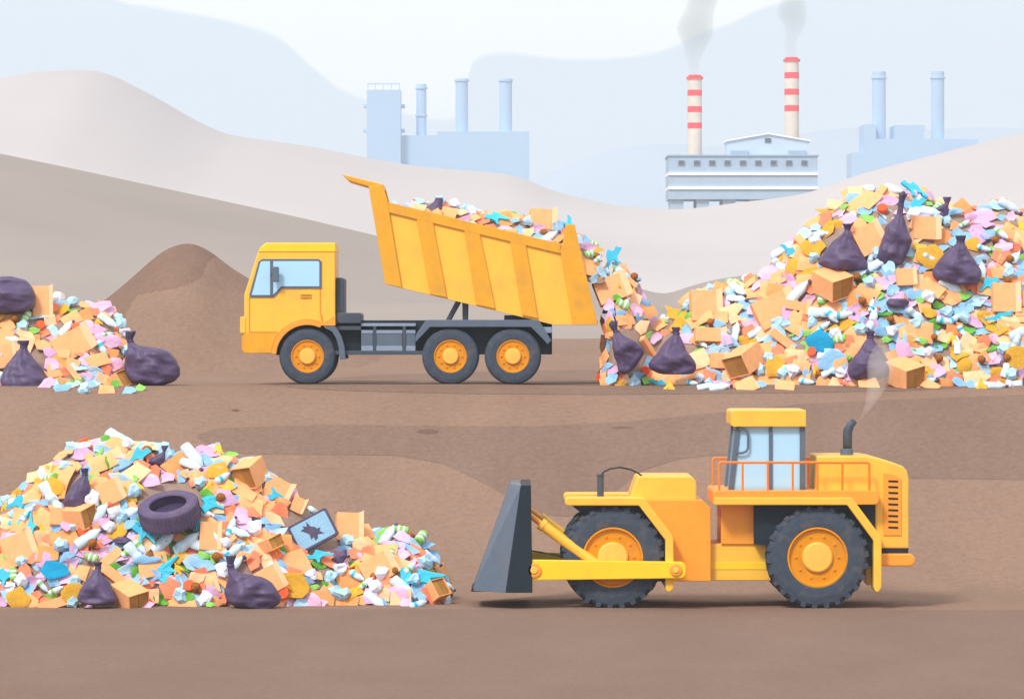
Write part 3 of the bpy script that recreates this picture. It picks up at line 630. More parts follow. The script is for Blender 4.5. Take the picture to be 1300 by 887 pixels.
HF = Heap('front heap', [(-100, 765), (-70, 700), (-40, 655), (0, 636), (13, 627), (38, 604), (63, 590), (80, 571), (105, 558), (138, 549), (164, 556), (188, 557), (205, 566), (235, 574), (255, 564), (280, 565), (300, 577), (320, 584), (341, 595), (374, 624), (390, 640), (413, 655), (440, 668), (462, 666), (480, 672), (497, 666), (514, 668), (538, 682), (552, 706), (570, 741), (576, 768)],
          103.2, 2.7, 2.2, lambda x: -.02, 7)
HM = Heap('small heap', [(-100, 495), (-75, 430), (-50, 375), (-30, 357), (0, 362), (45, 368), (62, 372), (80, 380), (120, 380), (138, 388), (150, 402), (162, 418), (172, 440), (182, 462), (192, 480), (200, 498)], 121.3, 2.5, 2.4, lambda x: 4.25, 6)
HB = Heap('big heap', [(765, 500), (769, 430), (770, 345), (773, 326), (780, 326), (792, 340), (806, 352), (815, 370), (821, 388), (828, 404), (836, 404), (850, 396), (868, 386), (880, 372), (900, 364), (940, 356), (965, 343), (985, 326), (1003, 308), (1035, 283), (1055, 258), (1085, 240), (1110, 234), (1150, 234), (1190, 250), (1215, 258), (1240, 258), (1270, 252), (1300, 266), (1325, 285), (1350, 330), (1378, 400), (1400, 495)],
          121.8, 3.7, 4.0, lambda x: 4.25, 6, dmin=.28)
def bedline(x): px = 650+x/121.2*F; return Z_(262+.2385*(px-492)+16, 121.2)
HT = Heap('truck load', [(486, 270), (492, 262), (505, 255), (520, 253), (545, 251), (565, 250), (585, 258), (610, 268), (640, 268), (670, 270), (700, 272), (722, 284), (742, 296), (752, 308), (762, 330), (768, 352)], 121.2, 1.05, 1.05, bedline, 6, dmin=.9, lump=.05)
HF.mesh('wide earthy mound under the litter left of the bulldozer'); HM.mesh('earthy mound under the small litter heap behind the front heap')
HB.mesh('tall earthy mound under the litter behind the tipper truck'); HT.mesh('soil and waste filling the raised truck bed')

# ---- shapes
rnd = random.Random(5)
def sheet(seed, w, h, thick, m, jag=.25, bend=.12, sides=8, mats=None, rect=False, wave=0):
    """a torn or crumpled sheet: irregular outline, gently folded, with thickness"""
    q = random.Random(seed); bm = new(); n = sides*3; ring = []
    if rect:
        c = [(-w/2, -h/2), (w/2, -h/2), (w/2, h/2), (-w/2, h/2)]; c = [(a+q.uniform(-.1, .1)*w, b+q.uniform(-.1, .1)*h) for a, b in c]
        for i in range(4):
            for j in range(6):
                t = j/6; ring.append((c[i][0]*(1-t)+c[(i+1) % 4][0]*t, c[i][1]*(1-t)+c[(i+1) % 4][1]*t))
    else:
        cs = []
        for i in range(sides):
            a = 2*PI*(i+q.uniform(-.28, .28))/sides; r = q.uniform(1-jag*1.25, 1+jag*.8); cs.append((math.cos(a)*w/2*r, math.sin(a)*h/2*r))
        for i in range(sides):
            (ax, ay), (bx_, by_) = cs[i], cs[(i+1) % sides]
            for j in range(3): ring.append((ax+(bx_-ax)*j/3, ay+(by_-ay)*j/3))
    ph = q.uniform(0, 6); kx = q.uniform(3, 6)/w; ky = q.uniform(2, 5)/h
    def zz(x, y): return bend*w*(math.sin(kx*x+ph)*.6+math.sin(ky*y+ph*2)*.5)+wave*abs(math.sin(9*(x+y)/w+ph))
    for sgn in (1, -1):
        prev = None; c = bm.verts.new((0, 0, zz(0, 0)+sgn*thick/2))
        for s_ in (.4, .75, 1.0):
            cur = [bm.verts.new((x*s_, y*s_, zz(x*s_, y*s_)+sgn*thick/2*(1 if s_ < 1 else .6))) for x, y in ring]
            m_ = len(cur)
            for i in range(m_):
                a, b = cur[i], cur[(i+1) % m_]
                bm.faces.new((c, a, b) if prev is None else (prev[i], a, b, prev[(i+1) % m_]))
            prev = cur
        if sgn == 1: top = prev
        else:
            for i in range(m_): bm.faces.new((top[i], prev[i], prev[(i+1) % m_], top[(i+1) % m_]))
    me = bpy.data.meshes.new('sheet'); bmesh.ops.recalc_face_normals(bm, faces=bm.faces[:]); bm.to_mesh(me); bm.free(); me.materials.append(m); return me
def lump(seed, rx, ry, rz, m, amp=.2, sub=2):
    bm = new(); bmesh.ops.create_icosphere(bm, subdivisions=sub, radius=1)
    for v_ in bm.verts:
        k = 1+amp*noise.noise(v_.co*1.6+Vector((seed*3.1, 0, 0)))*2; v_.co = Vector((v_.co.x*rx*k, v_.co.y*ry*k, v_.co.z*rz*k))
    me = bpy.data.meshes.new('lump'); bm.to_mesh(me); bm.free(); me.materials.append(m); return me
def mesh_of(bm, mats_, smooth=False):
    me = bpy.data.meshes.new('m'); bmesh.ops.recalc_face_normals(bm, faces=bm.faces[:]); bm.to_mesh(me); bm.free()
    for m in mats_: me.materials.append(m)
    if smooth: me.polygons.foreach_set('use_smooth', [True]*len(me.polygons))
    return me
def lathe_x(prof, n=14, squash=1, kink=0, seed=0):
    bm = new(); lathe(bm, prof, n, Matrix.Rotation(R(90), 4, 'Y'))
    for v_ in bm.verts:
        v_.co.z *= squash; v_.co.y += kink*math.sin(v_.co.x*5)
        k = 1+.18*noise.noise(v_.co*7+Vector((seed, 0, 0))) if kink else 1
        v_.co.y *= k; v_.co.z *= k
    return bm
def child(name, me, parent, loc=None):
    o = bpy.data.objects.new(name, me); COL.objects.link(o); o.parent = parent
    if loc: o.location = loc
    return o
K = {}     # kind -> (name, category, noun, list of variants: (adjective, main mesh, [(part name, mesh)]))
def kind(key, name, cat, noun, variants): K[key] = (name, cat, noun, variants)
def sheets(mats_, n, adj, w, h, t, **kw):
    w *= .86; h *= .86
    return [(adj[i % len(adj)] if adj else '', sheet(100+i*7+len(K)*31, w*rnd.uniform(.8, 1.25), h*rnd.uniform(.8, 1.25), t, mats_[i % len(mats_)], **kw), []) for i in range(n)]
kind('card', 'cardboard_piece', 'cardboard', 'cardboard piece', sheets([M_CB, M_CB, M_CB, M_CBL, M_CBS], 15, ['squarish tan', 'torn tan', 'bent tan', 'light tan', 'dark tan'], .56, .46, .022, bend=.05, rect=True))
kind('flap', 'carton_flap', 'carton', 'carton flap', sheets([M_CBL, M_CB, M_CB], 9, ['curled peach', 'torn peach', 'ragged peach'], .52, .42, .02, jag=.25, bend=.08, sides=5))
kind('blue', 'plastic_scrap', 'plastic scrap', 'plastic scrap', sheets([M_BLU, M_BLU, M_LBL], 9, ['flat sky-blue', 'crumpled sky-blue', 'pale icy-blue'], .56, .36, .014, jag=.34, bend=.10, sides=7))
kind('pink', 'cloth_rag', 'rag', 'rag', sheets([M_PNK, M_PNK, M_LIL], 9, ['rumpled pink', 'wavy pink', 'rumpled lilac'], .70, .34, .016, jag=.34, bend=.13, sides=8))
kind('sal', 'card_scrap', 'card scrap', 'card scrap', sheets([M_SAL], 6, ['torn salmon', 'bent salmon'], .54, .38, .018, jag=.22, bend=.08, sides=5))
kind('mus', 'sacking_scrap', 'sacking', 'sacking scrap', sheets([M_MUS], 5, ['frayed mustard', 'ragged mustard'], .60, .40, .02, jag=.3, bend=.10, sides=10))
kind('grn', 'plastic_wrapper', 'wrapper', 'wrapper', sheets([M_GRN, M_GRD], 8, ['bright green', 'dark green'], .52, .26, .014, jag=.4, bend=.14, sides=6))
kind('paper', 'crumpled_paper', 'paper', 'ball of paper', [(a, lump(i, .17, .14, .13, m, .3, 2), []) for i, (a, m) in enumerate((('crumpled white', M_WHT), ('squashed white', M_WHT), ('crumpled pale blue', M_LBL), ('squashed pale blue', M_LBL)))])
def starfish(seed, m, arms, r0, r1, t):
    q = random.Random(seed); bm = new(); n = arms*6; pts = []
    lens = [q.uniform(.6, 1.0) for _ in range(arms)]
    for i in range(n):
        a = 2*PI*i/n; k = (i/6) % 1; L = lens[int(i/6)]; s_ = max(0, 1-abs(k-.5)*3.2); pts.append(((math.cos(a)*(r0+r1*L*s_))*(1+.5*math.sin(a*2+seed)), math.sin(a)*(r0*.8+r1*L*s_)))
    prism(bm, pts, -t/2, t/2); bmesh.ops.rotate(bm, verts=bm.verts, matrix=Matrix.Rotation(R(90), 3, 'X'))
    for v_ in bm.verts: v_.co.z += .25*(v_.co.x**2+v_.co.y**2)**.5*q.uniform(.3, .6)
    return mesh_of(bm, [m])
def rag_star(seed, m, t, fl=1, sx=1, sy=1):
    q = random.Random(seed); pts = [(-.30, -.05), (-.18, .02), (-.10, .06), (-.06, .12), (-.05, .27), (-.01, .28), (.02, .14), (.07, .08), (.16, .13), (.29, .23), (.31, .18), (.18, .02), (.13, -.08), (.06, -.16), (0, -.22), (-.03, -.14), (-.10, -.10), (-.19, -.15)]
    pts = [(x*sx*fl+q.uniform(-.015, .015), y*sy+q.uniform(-.015, .015)) for x, y in pts]; pts = rounded(pts, .02, 2)
    bm = new(); prism(bm, pts, -t/2, t/2); bmesh.ops.rotate(bm, verts=bm.verts, matrix=Matrix.Rotation(R(90), 3, 'X'))
    for v_ in bm.verts: v_.co.z += .35*(v_.co.x**2+v_.co.y**2)
    return mesh_of(bm, [m])
kind('cyan', 'rubber_scrap', 'rubber scrap', 'torn rubber scrap', [('cyan', rag_star(i, M_CYN, .05, f_, a, b), []) for i, (f_, a, b) in enumerate(((1, 1, 1), (-1, 1, .9), (1, 1.2, .6)))])
kind('yglv', 'work_glove', 'glove', 'work glove', [('yellow', None, [])])
def glove():
    bm = new()
    hand = rounded([(-.16, -.10), (.12, -.10), (.34, -.15), (.35, -.10), (.16, -.05), (.40, -.05), (.40, .0), (.17, .01), (.38, .06), (.37, .11), (.14, .07), (.28, .16), (.24, .20), (.06, .11), (-.16, .09)], .02, 2)
    prism(bm, hand, -.035, .035); bmesh.ops.rotate(bm, verts=bm.verts, matrix=Matrix.Rotation(R(90), 3, 'X')); g = mesh_of(bm, [M_BAN])
    bm = new(); prism(bm, [(-.26, -.075), (-.155, -.10), (-.155, .09), (-.26, .07)], -.045, .045); bmesh.ops.rotate(bm, verts=bm.verts, matrix=Matrix.Rotation(R(90), 3, 'X'))
    return ('yellow', g, [('cuff', mesh_of(bm, [M_BND]))])
K['yglv'] = ('work_glove', 'glove', 'work glove', [glove()])
def bottle(i, band, sq, big=1.0):
    s_ = big; bm = lathe_x([(0.001, -.30*s_), (.085*s_, -.30*s_), (.098*s_, -.27*s_), (.10*s_, -.10*s_), (.088*s_, -.07*s_), (.10*s_, -.04*s_), (.10*s_, .06*s_), (.07*s_, .14*s_), (.035*s_, .19*s_), (.035*s_, .235*s_)], 14, sq, .03 if sq < 1 else .01, i)
    body = mesh_of(bm, [M_BOT], True); parts = []
    cp = new(); lathe(cp, [(.045*s_, .225*s_), (.045*s_, .285*s_), (.03*s_, .29*s_)], 12, Matrix.Rotation(R(90), 4, 'Y')); parts.append(('cap', mesh_of(cp, [(M_BGD, M_REDL, M_WHT, M_BAG)[i % 4]])))
    if band:
        lb = lathe_x([(.103*s_, -.20*s_), (.104*s_, -.11*s_)], 14, sq*1.02+.01, .03 if sq < 1 else .01, i); parts.append(('label_band', mesh_of(lb, [band])))
    return (body, parts)
bv = []
for i, (b, sq, adj) in enumerate(((None, .6, 'crushed clear'), (M_GRN, 1, 'green-labelled clear'), (M_BND, .9, 'grey-banded clear'), (None, .75, 'dented clear'), (M_CYN, 1, 'cyan-labelled clear'), (None, .5, 'flattened clear'))):
    a, p_ = bottle(i, b, sq, (1.05, .75, .85, 1.1, .8, 1.1)[i]); bv.append((adj, a, p_))
kind('bot', 'plastic_bottle', 'bottle', 'plastic bottle', bv)
def can(i):
    bm = lathe_x([(.085, -.16), (.1, -.145), (.1, .145), (.085, .16)], 16, 1, 0); body = mesh_of(bm, [M_GRN]); parts = []
    lb = new()
    for a, b in ((-.09, -.04), (.03, .08)): lathe(lb, [(.102, a), (.102, b)], 16, Matrix.Rotation(R(90), 4, 'Y'))
    parts.append(('stripe', mesh_of(lb, [M_WHT]))); return ('green and white', body, parts)
kind('can', 'drink_can', 'can', 'striped drink can', [can(0)])
def apple(i):
    body = lump(i+40, .17, .17, .16, M_BRN, .08, 3); st = new(); tube(st, [(0, 0, -.1), (.04, 0, -.19), (.14, 0, -.215), (.27, 0, -.20)], [.05, .045, .03, .02], 8)
    return ('brown', body, [('stalk', mesh_of(st, [M_STK]))])
kind('app', 'rotten_apple', 'rotten apple', 'rotten apple', [apple(0), apple(1)])
def banana(i):
    bm = new()
    for a, L in ((-.5, .30), (.15, .34), (.75, .26)):
        pts = [(0, 0, .04), (math.sin(a)*L*.4, 0, -.02-math.cos(a)*L*.3), (math.sin(a)*L*.8, -.03, -math.cos(a)*L*.7), (math.sin(a)*L, -.02, -math.cos(a)*L)]; tube(bm, pts, [.03, .05, .04, .012], 6)
    tube(bm, [(0, 0, .02), (0, 0, .12)], [.028, .018], 6); return ('yellow', mesh_of(bm, [M_BAN]), [])
kind('ban', 'banana_peel', 'banana peel', 'banana peel', [banana(0)])
def lid(i):
    bm = new(); lathe(bm, [(.13, -.05), (.13, .03), (.115, .05)], 10 if i else 6); return ('red', mesh_of(bm, [M_REDL]), [])
kind('lid', 'plastic_cup', 'cup', 'plastic cup', [lid(0), lid(1)])
def trayk(i):
    L = .62; bm = new(); box(bm, -L/2, L/2, -.09, .09, -.06, .06, 0); me = mesh_of(bm, [M_CB])
    q = new(); box(q, -L/2+.04, L/2-.04, -.095, -.05, -.045, .045, 0); return ('long', me, [('inner_face', mesh_of(q, [M_CBS]))])
kind('tray', 'carton_tray', 'carton', 'narrow tan carton', [trayk(0)])

ITEMS = []     # (object, kind, adjective, px, row, heap)
first_use = {}
def put(key, heap, P, nrm, spin, lift, scale=1.0, var=None, upright=False):
    name, cat, noun, vs = K[key]; vi = rnd.randrange(len(vs)) if var is None else var; adj, me, parts = vs[vi]
    o = bpy.data.objects.new(name, me); COL.objects.link(o); o['category'] = cat
    for pn, pm in parts: child(pn, pm, o)
    if upright: Rm = Matrix.Rotation(spin, 3, 'Y') @ Matrix.Rotation(rnd.uniform(-.4, .4), 3, 'Z')
    else: Rm = nrm.to_track_quat('Z', 'Y').to_matrix() @ Matrix.Rotation(spin, 3, 'Z')
    o.matrix_world = Matrix.Translation(P+nrm*lift) @ Rm.to_4x4() @ Matrix.Scale(scale, 4)
    px = 650+P.x/P.y*F; row = HZ+(EYE-P.z)/P.y*F
    ITEMS.append((o, key, adj, px, row, heap)); return o
def fill(heap, x0, x1, rbot, gap, weights, smin=.8, smax=1.25, extra=0, avoid=(), ok=None):
    pts = []; cell = {}; tries = 0; keys = list(weights); wv = [weights[k] for k in keys]
    A = (x1-x0)*300; need = 60000
    while tries < need:
        tries += 1; px = rnd.uniform(x0, x1); top = smooth_interp(heap.prof, px, 4)+3; row = rnd.uniform(top, rbot)
        ci = (int(px/gap), int(row/gap))
        if any((px-a)**2+(row-b)**2 < gap*gap for i in (-1, 0, 1) for j in (-1, 0, 1) for a, b in cell.get((ci[0]+i, ci[1]+j), ())): continue
        if any((px-a)**2/(c*c)+(row-b)**2/(d*d) < 1 for a, b, c, d in avoid): continue
        if ok and not ok(px, row): continue
        P = heap.hit(px, max(row, top+heap.cut))
        if P is None: continue
        cell.setdefault(ci, []).append((px, row)); k = rnd.choices(keys, wv)[0]; drop(k, heap, P, smin, smax)
    n_back = int(extra)
    for _ in range(n_back):      # the far side of the heap
        x = rnd.uniform(max(heap.x0, X_(x0, heap.Yr)), min(heap.x1, X_(x1, heap.Yr))); hh = heap.h(x); y = heap.Yr+rnd.uniform(.05, .55)*heap.db*(heap.dmin+(1-heap.dmin)*min(1, hh/heap.hmax)**.7)
        drop(rnd.choices(keys, wv)[0], heap, Vector((x, y, heap.z(x, y))), smin, smax)
def drop(k, heap, P, smin=.8, smax=1.25, lift=None):
    nb = heap.normal(P.x, P.y); nb = (nb+Vector((0, -.45, 0))+Vector((rnd.uniform(-.35, .35), rnd.uniform(-.3, .3), rnd.uniform(-.35, .35)))).normalized()
    if k in ('ban', 'app'): return put(k, heap, P, Vector((0, -1, .3)).normalized(), rnd.uniform(-.5, .5), rnd.uniform(.12, .18), rnd.uniform(.5, .62) if k == 'app' else rnd.uniform(.7, .9), upright=True)
    if k == 'yglv': smin, smax = .55, .7
    if k in ('card', 'flap'): sp = rnd.choice((0, 0, .2, -.25, .5, -.6))+rnd.uniform(-.15, .15)
    elif k in ('pink', 'blue', 'grn', 'mus'): sp = rnd.uniform(-.6, .6)
    elif k in ('bot', 'tray'): sp = rnd.choice((-.8, -.7, -.9, .5, .6, .1, -.3, 1.2))+rnd.uniform(-.2, .2)
    else: sp = rnd.uniform(-PI, PI)
    top = k in ('bot', 'can', 'paper', 'lid', 'cyan', 'yglv')
    return put(k, heap, P, nb, sp, (rnd.uniform(.10, .17) if top else rnd.uniform(.02, .12)) if lift is None else lift, rnd.uniform(smin, smax))
LM = []        # landmarks: (px, row, phrase, heap)
def mark(px, row, phrase, heap): LM.append((px, row, phrase, heap))

# ---- black bags
def bag(heap, sl, label, phrase, depth=.8, sink=.35, seed=0, Y=None, tilt=0):
    """sl: rows with left and right edge"""
    sl = sorted(sl); r0, r1 = sl[0][0], sl[-1][0]; Lt = [(a, b) for a, b, c in sl]; Rt = [(a, c) for a, b, c in sl]
    rm = r0+(r1-r0)*.68; cx = (interp(Lt, rm)+interp(Rt, rm))/2; wmax = max(c-b for a, b, c in sl)
    fixed = Y
    if Y is None:
        P = heap.hit(min(max(cx, heap.prof[0][0]+8), heap.prof[-1][0]-8), rm); 
        if P is None: P = heap.hit(cx, r1-3)
        if P is None: P = Vector((X_(cx, heap.Yr-heap.df*.6), heap.Yr-heap.df*.6, 0))
        Y = P.y
    sc = F/Y; rmax = wmax/2/sc*depth; Yc = Y-rmax*.55-(.12 if fixed is None else 0); sc = F/Yc
    o0 = Vector((X_(cx, Yc), Yc, Z_(r1, Yc))); root = empty('garbage_bag', o0); tag(root, label, 'bag', 'black rubbish bags on the heaps')
    K_ = 44; N = 36; neck = None; bodyr = []; bm = new(); rings = []; ws = [interp(Rt, r0+(r1-r0)*j/K_)-interp(Lt, r0+(r1-r0)*j/K_) for j in range(K_+1)]
    top = range(3, int(K_*.45)); jn = min(top, key=lambda j: ws[j]) if r1-r0 > 35 and min(ws[3:int(K_*.45)]) < wmax*.35 else 0
    for j in range(K_+1):
        r = r0+(r1-r0)*j/K_; a = smooth_interp(Lt, r, 1.6); b = smooth_interp(Rt, r, 1.6)
        if j == K_: a, b = a+(b-a)*.12, b-(b-a)*.12
        rx = (b-a)/2/sc; c_ = ((a+b)/2-650)/sc-o0.x; z = Z_(r, Yc)-o0.z
        e = 1.0 if rx > .25*wmax/sc/2 else .95
        ry = min(rx*depth+.02, rmax*(1 if j > jn else .35)); ring = []
        low = j/K_
        for i in range(N):
            t = 2*PI*i/N; ca, sa = math.cos(t), math.sin(t)
            pl = (1-min(1, abs(j-jn)/(K_*.45)))*.16 if jn else 0
            k = 1+pl*math.sin(t*9+seed)*(1 if j != jn else .5)
            p = Vector((c_+rx*ca*(1 if abs(ca) > .95 else k), ry*sa*k, z))
            d = noise.noise(Vector((p.x*3+seed*7, p.y*3, p.z*3)))*.11*min(1, rx/.25); d2 = abs(noise.noise(Vector((p.x*7+seed, p.y*7, p.z*5))))*.06*min(1, rx/.25)
            p.y += (d-d2)*sa*2.0*min(1, rx*2.2); p.x += (d-d2)*.25*ca
            ring.append(bm.verts.new(p))
        rings.append(ring)
    fs = []
    knot = new() if jn else None
    for j, (a, b) in enumerate(zip(rings, rings[1:])):
        for i in range(N): bm.faces.new((a[i], a[(i+1) % N], b[(i+1) % N], b[i])).material_index = 1 if (jn and j < jn) else 0
    bm.faces.new(rings[0]).material_index = 1 if jn else 0; bm.faces.new(rings[-1])
    if jn:
        # the tied-off tuft is a part of its own
        tf = new(); vm = {}
        for j in range(jn+1): vm[j] = [tf.verts.new(v_.co) for v_ in rings[j]]
        for j in range(jn):
            for i in range(N): tf.faces.new((vm[j][i], vm[j][(i+1) % N], vm[j+1][(i+1) % N], vm[j+1][i]))
        tf.faces.new(vm[0]); zc = sum((v_.co for v_ in vm[jn]), Vector())/N; obj('tied_neck', tf, M_BGD, root, smooth=True)
        bmesh.ops.delete(bm, geom=[v_ for j in range(jn) for v_ in rings[j]], context='VERTS')
        kt = new(); rr = ws[int(jn)]/2/sc+.012
        lathe(kt, [(rr*.9, -.035), (rr*1.15, 0), (rr*.9, .035)], 16, Matrix.Translation(zc)); obj('knot', kt, M_BGD, root, smooth=True)
    obj('sack', bm, M_BAG, root, smooth=True)
    mark(cx, rm, phrase, heap); return root
bag(HF, [(594, 102, 113), (598, 103, 112), (603, 105, 111), (608, 99, 112.5), (614, 93, 114), (622, 87, 115), (632, 81, 115.5), (638, 78, 115.5), (643, 82, 114), (647, 88, 112)], 'tall slumped black bag above the narrow boxes, left of the worn tyre', 'tall slumped bag', seed=1)
bag(HF, [(713, 118, 130), (716, 120, 129), (720, 122, 128), (724, 119, 128.5), (730, 115, 131), (738, 108, 139), (747, 102, 143), (755, 99, 146), (760, 98, 149), (765, 101, 148), (767, 108, 140)], 'pear-shaped black bag at the front heap foot, beside the big open box', 'pear-shaped foot bag', Y=100.3, seed=2)
bag(HF, [(705, 286, 300), (708, 286.5, 299), (712, 287.5, 297.5), (717, 288.5, 296.5), (723, 289, 299), (728, 289.5, 307), (731, 290, 332), (738, 288, 344), (748, 285, 351), (757, 285, 357), (764, 289, 356), (770, 298, 350), (775, 312, 335)], 'large bulging black bag at the front heap foot with its neck flopped left', 'large bulging bag', Y=100.45, depth=.75, seed=3)
bag(HM, [(351, 2, 14), (354, -12, 30), (358, -20, 36), (366, -28, 42), (376, -30, 46), (385, -30, 46.5), (391, -26, 44), (396, -18, 34), (399, -6, 12)], 'huge rounded black bag lying on top of the small heap', 'huge rounded bag', depth=.8, seed=4)
bag(HM, [(432, 24, 37), (436, 25, 36.5), (441, 26, 34), (446, 22, 36), (455, 14, 43), (465, 7, 52), (475, 3, 58), (484, 0, 65), (491, 1, 66), (495, 9, 58)], 'squat black bag sitting at the foot of the small heap', 'squat foot bag', Y=119.0, seed=5)
bag(HM, [(420, 160, 173), (424, 158.5, 172), (429, 160, 169), (434, 162, 169), (439, 162, 176), (442, 162, 206), (447, 160, 216), (456, 158, 223), (466, 157, 228), (476, 160, 229), (484, 165, 222), (489, 174, 208), (491, 182, 198)], 'sprawling black bag lying on bare earth right of the small heap', 'sprawling bag', Y=119.4, depth=.75, seed=6)
bag(HB, [(407, 776, 784), (411, 772, 784.5), (416, 774, 784), (421, 779, 786), (427, 778, 794), (434, 777, 808), (441, 777, 816), (447, 779, 819), (455, 781, 814), (463, 783, 809), (470, 784, 803), (475, 789, 795)], 'upright black bag on the earth just behind the raised truck bed', 'upright bag behind the truck', Y=118.9, seed=7)
bag(HB, [(415, 852, 864), (419, 854, 863), (424, 855, 862.5), (429, 850, 865), (436, 843, 868), (445, 836, 872), (453, 829, 879), (462, 822, 884), (469, 824, 884), (475, 838, 880)], 'wide black bag at the foot of the big heap near the truck', 'wide foot bag', Y=118.8, seed=8)
bag(HB, [(284, 1069, 1083), (288, 1071, 1081), (292, 1073, 1079), (297, 1069, 1082), (306, 1057, 1085), (315, 1050, 1090), (325, 1043, 1098), (334, 1038, 1102), (340, 1046, 1102), (344, 1062, 1096)], 'black bag near the top of the big heap, left of the tilted flat box', 'upper left bag', seed=9)
bag(HB, [(246, 1141, 1153), (250, 1141, 1150), (260, 1140.5, 1147), (272, 1138, 1146), (281, 1131, 1149), (288, 1123, 1151), (296, 1122, 1154), (306, 1119, 1158), (316, 1115, 1155), (328, 1112, 1149), (337, 1114, 1145)], 'long-necked black bag standing near the crest of the big heap', 'long-necked bag', seed=10)
bag(HB, [(299, 1212, 1226), (303, 1213.5, 1225), (308, 1215, 1223), (313, 1209, 1226), (322, 1199, 1231), (333, 1189, 1239), (343, 1183, 1246), (352, 1184, 1246), (358, 1192, 1244), (361, 1205, 1240)], 'plump black bag high on the right side of the big heap', 'plump upper bag', seed=11)
bag(HB, [(420, 1098, 1111), (424, 1099, 1110), (429, 1101, 1108.5), (434, 1097, 1111), (442, 1092, 1117), (452, 1085, 1124), (461, 1077, 1131), (470, 1075, 1134), (477, 1077, 1132), (482, 1084, 1104)], 'pear-shaped black bag low on the big heap under the exhaust smoke', 'bag under the smoke', Y=118.4, seed=12)
bag(HB, [(474, 1303, 1316), (480, 1298, 1325), (488, 1298, 1330), (494, 1306, 1322)], 'black bag cut by the frame at the foot of the big heap', 'bag at the frame edge', seed=13)
bag(HB, [(250, 1197, 1208), (254, 1198, 1207), (258, 1200, 1205), (262, 1192, 1204), (268, 1183, 1205), (273, 1177, 1204), (277, 1188, 1200), (285, 1190, 1197)], 'small torn black bag on the crest of the big heap', 'small torn bag', depth=.5, seed=14)
bag(HF, [(565, 204, 214), (569, 205, 213), (573, 207, 210), (577, 200, 210), (583, 190, 210), (587, 187, 208), (591, 198, 205), (595, 199, 204)], 'small torn black bag near the peak of the front heap', 'small torn bag', depth=.5, seed=15)
bag(HF, [(681, 151, 160), (684, 143, 166), (687, 142, 168), (690, 147, 160)], 'flat scrap of black bag showing under bottles in the front heap', 'flat black scrap', depth=.5, seed=16)
bag(HB, [(379, 1130, 1150), (383, 1125, 1155), (388, 1126, 1153), (391, 1135, 1146)], 'flat scrap of black bag in the middle of the big heap', 'flat black scrap', depth=.5, seed=17)
bag(HT, [(251, 553, 562), (256, 551, 563), (261, 545, 561), (265, 537, 562), (269, 534, 560)], 'little black bag poking out of the front of the truck load', 'little black bag', depth=.6, seed=18)
bag(HF, [(697, 436, 440), (701, 433, 440), (706, 424, 441), (710, 419, 438), (716, 429, 434), (722, 428, 435)], 'ragged black bag scrap below the cracked screen', 'ragged black scrap', depth=.5, seed=19)

# ---- worn tyre
P = HF.hit(217, 655); o = empty('old_tyre', P+Vector((0, -.42, .1))); tag(o, 'worn dark car tyre lying tilted near the top of the front heap', 'tyre')
o.rotation_euler = Euler((R(24), R(-9), 0)); bm = new(); ro, ri, hh = .655, .40, .235
lathe(bm, [(ri, -hh+.03), (ri+.02, -hh), (ro-.07, -hh), (ro-.015, -hh+.04), (ro, -hh+.09), (ro, hh-.09), (ro-.015, hh-.04), (ro-.07, hh), (ri+.02, hh-.01), (ri, hh-.04), (ri+.08, hh-.09), (ri+.1, 0), (ri+.08, -hh+.09), (ri, -hh+.03)], 72, cap=False)
obj('tyre_body', bm, M_BTY, o, smooth=False)
bm = new()
for i in range(48):
    a = 2*PI*i/48; q = new(); box(q, -.012, .012, ro-.004, ro+.008, .03, hh-.05); box(q, -.012, .012, ro-.004, ro+.008, -hh+.05, -.03)
    bmesh.ops.transform(q, matrix=Matrix.Rotation(a, 4, 'Z'), verts=q.verts); me = bpy.data.meshes.new('t'); q.to_mesh(me); q.free(); bm.from_mesh(me); bpy.data.meshes.remove(me)
obj('tread', bm, M_BTY, o)
bm = new(); lathe(bm, [(ri+.09, -.06), (ri+.09, -.02)], 36); obj('inner_lining', bm, M_BGD, o)
mark(217, 645, 'worn tyre', HF)
# ---- cracked screen
P = HF.hit(399, 672); o = empty('broken_screen', P+Vector((0, -.6, .0))); tag(o, 'flat screen with a jagged hole lying tilted on the front heap', 'screen')
o.rotation_euler = Euler((R(-14), R(-28), 0)); sw, sh = .475, .335
bm = new(); prism(bm, rounded([(-sw, -sh), (sw, -sh), (sw, sh), (-sw, sh)], .07), -.03, .05); obj('frame', bm, M_BGD, o, .01)
bm = new(); prism(bm, rounded([(-sw+.055, -sh+.055), (sw-.055, -sh+.055), (sw-.055, sh-.055), (-sw+.055, sh-.055)], .05), -.036, -.02); sc_ = obj('glass', bm, M_SCR, o)
st = [(-.04, .24), (.0, .10), (.07, .06), (.10, .0), (.18, -.01), (.13, -.07), (.20, -.17), (.06, -.12), (.02, -.20), (-.05, -.22), (-.04, -.13), (-.12, -.16), (-.10, -.04), (-.16, .04), (-.24, .12), (-.15, .13), (-.16, .20), (-.08, .14)]
bm = new(); prism(bm, st, -.042, -.03); obj('hole', bm, M_BGD, sc_)
bm = new()
for a, r0, r1 in ((20, .16, .34), (48, .13, .30), (70, .12, .24), (160, .17, .35), (195, .17, .36), (230, .14, .28), (300, .16, .28), (335, .2, .36), (350, .18, .3)):
    c_, s_ = math.cos(R(a)), math.sin(R(a)); prism(bm, thick_line([(c_*r0, s_*r0), (c_*r1, s_*min(r1, .27))], .006), -.039, -.034)
obj('crack', bm, M_CRK, sc_); mark(399, 670, 'cracked screen', HF)

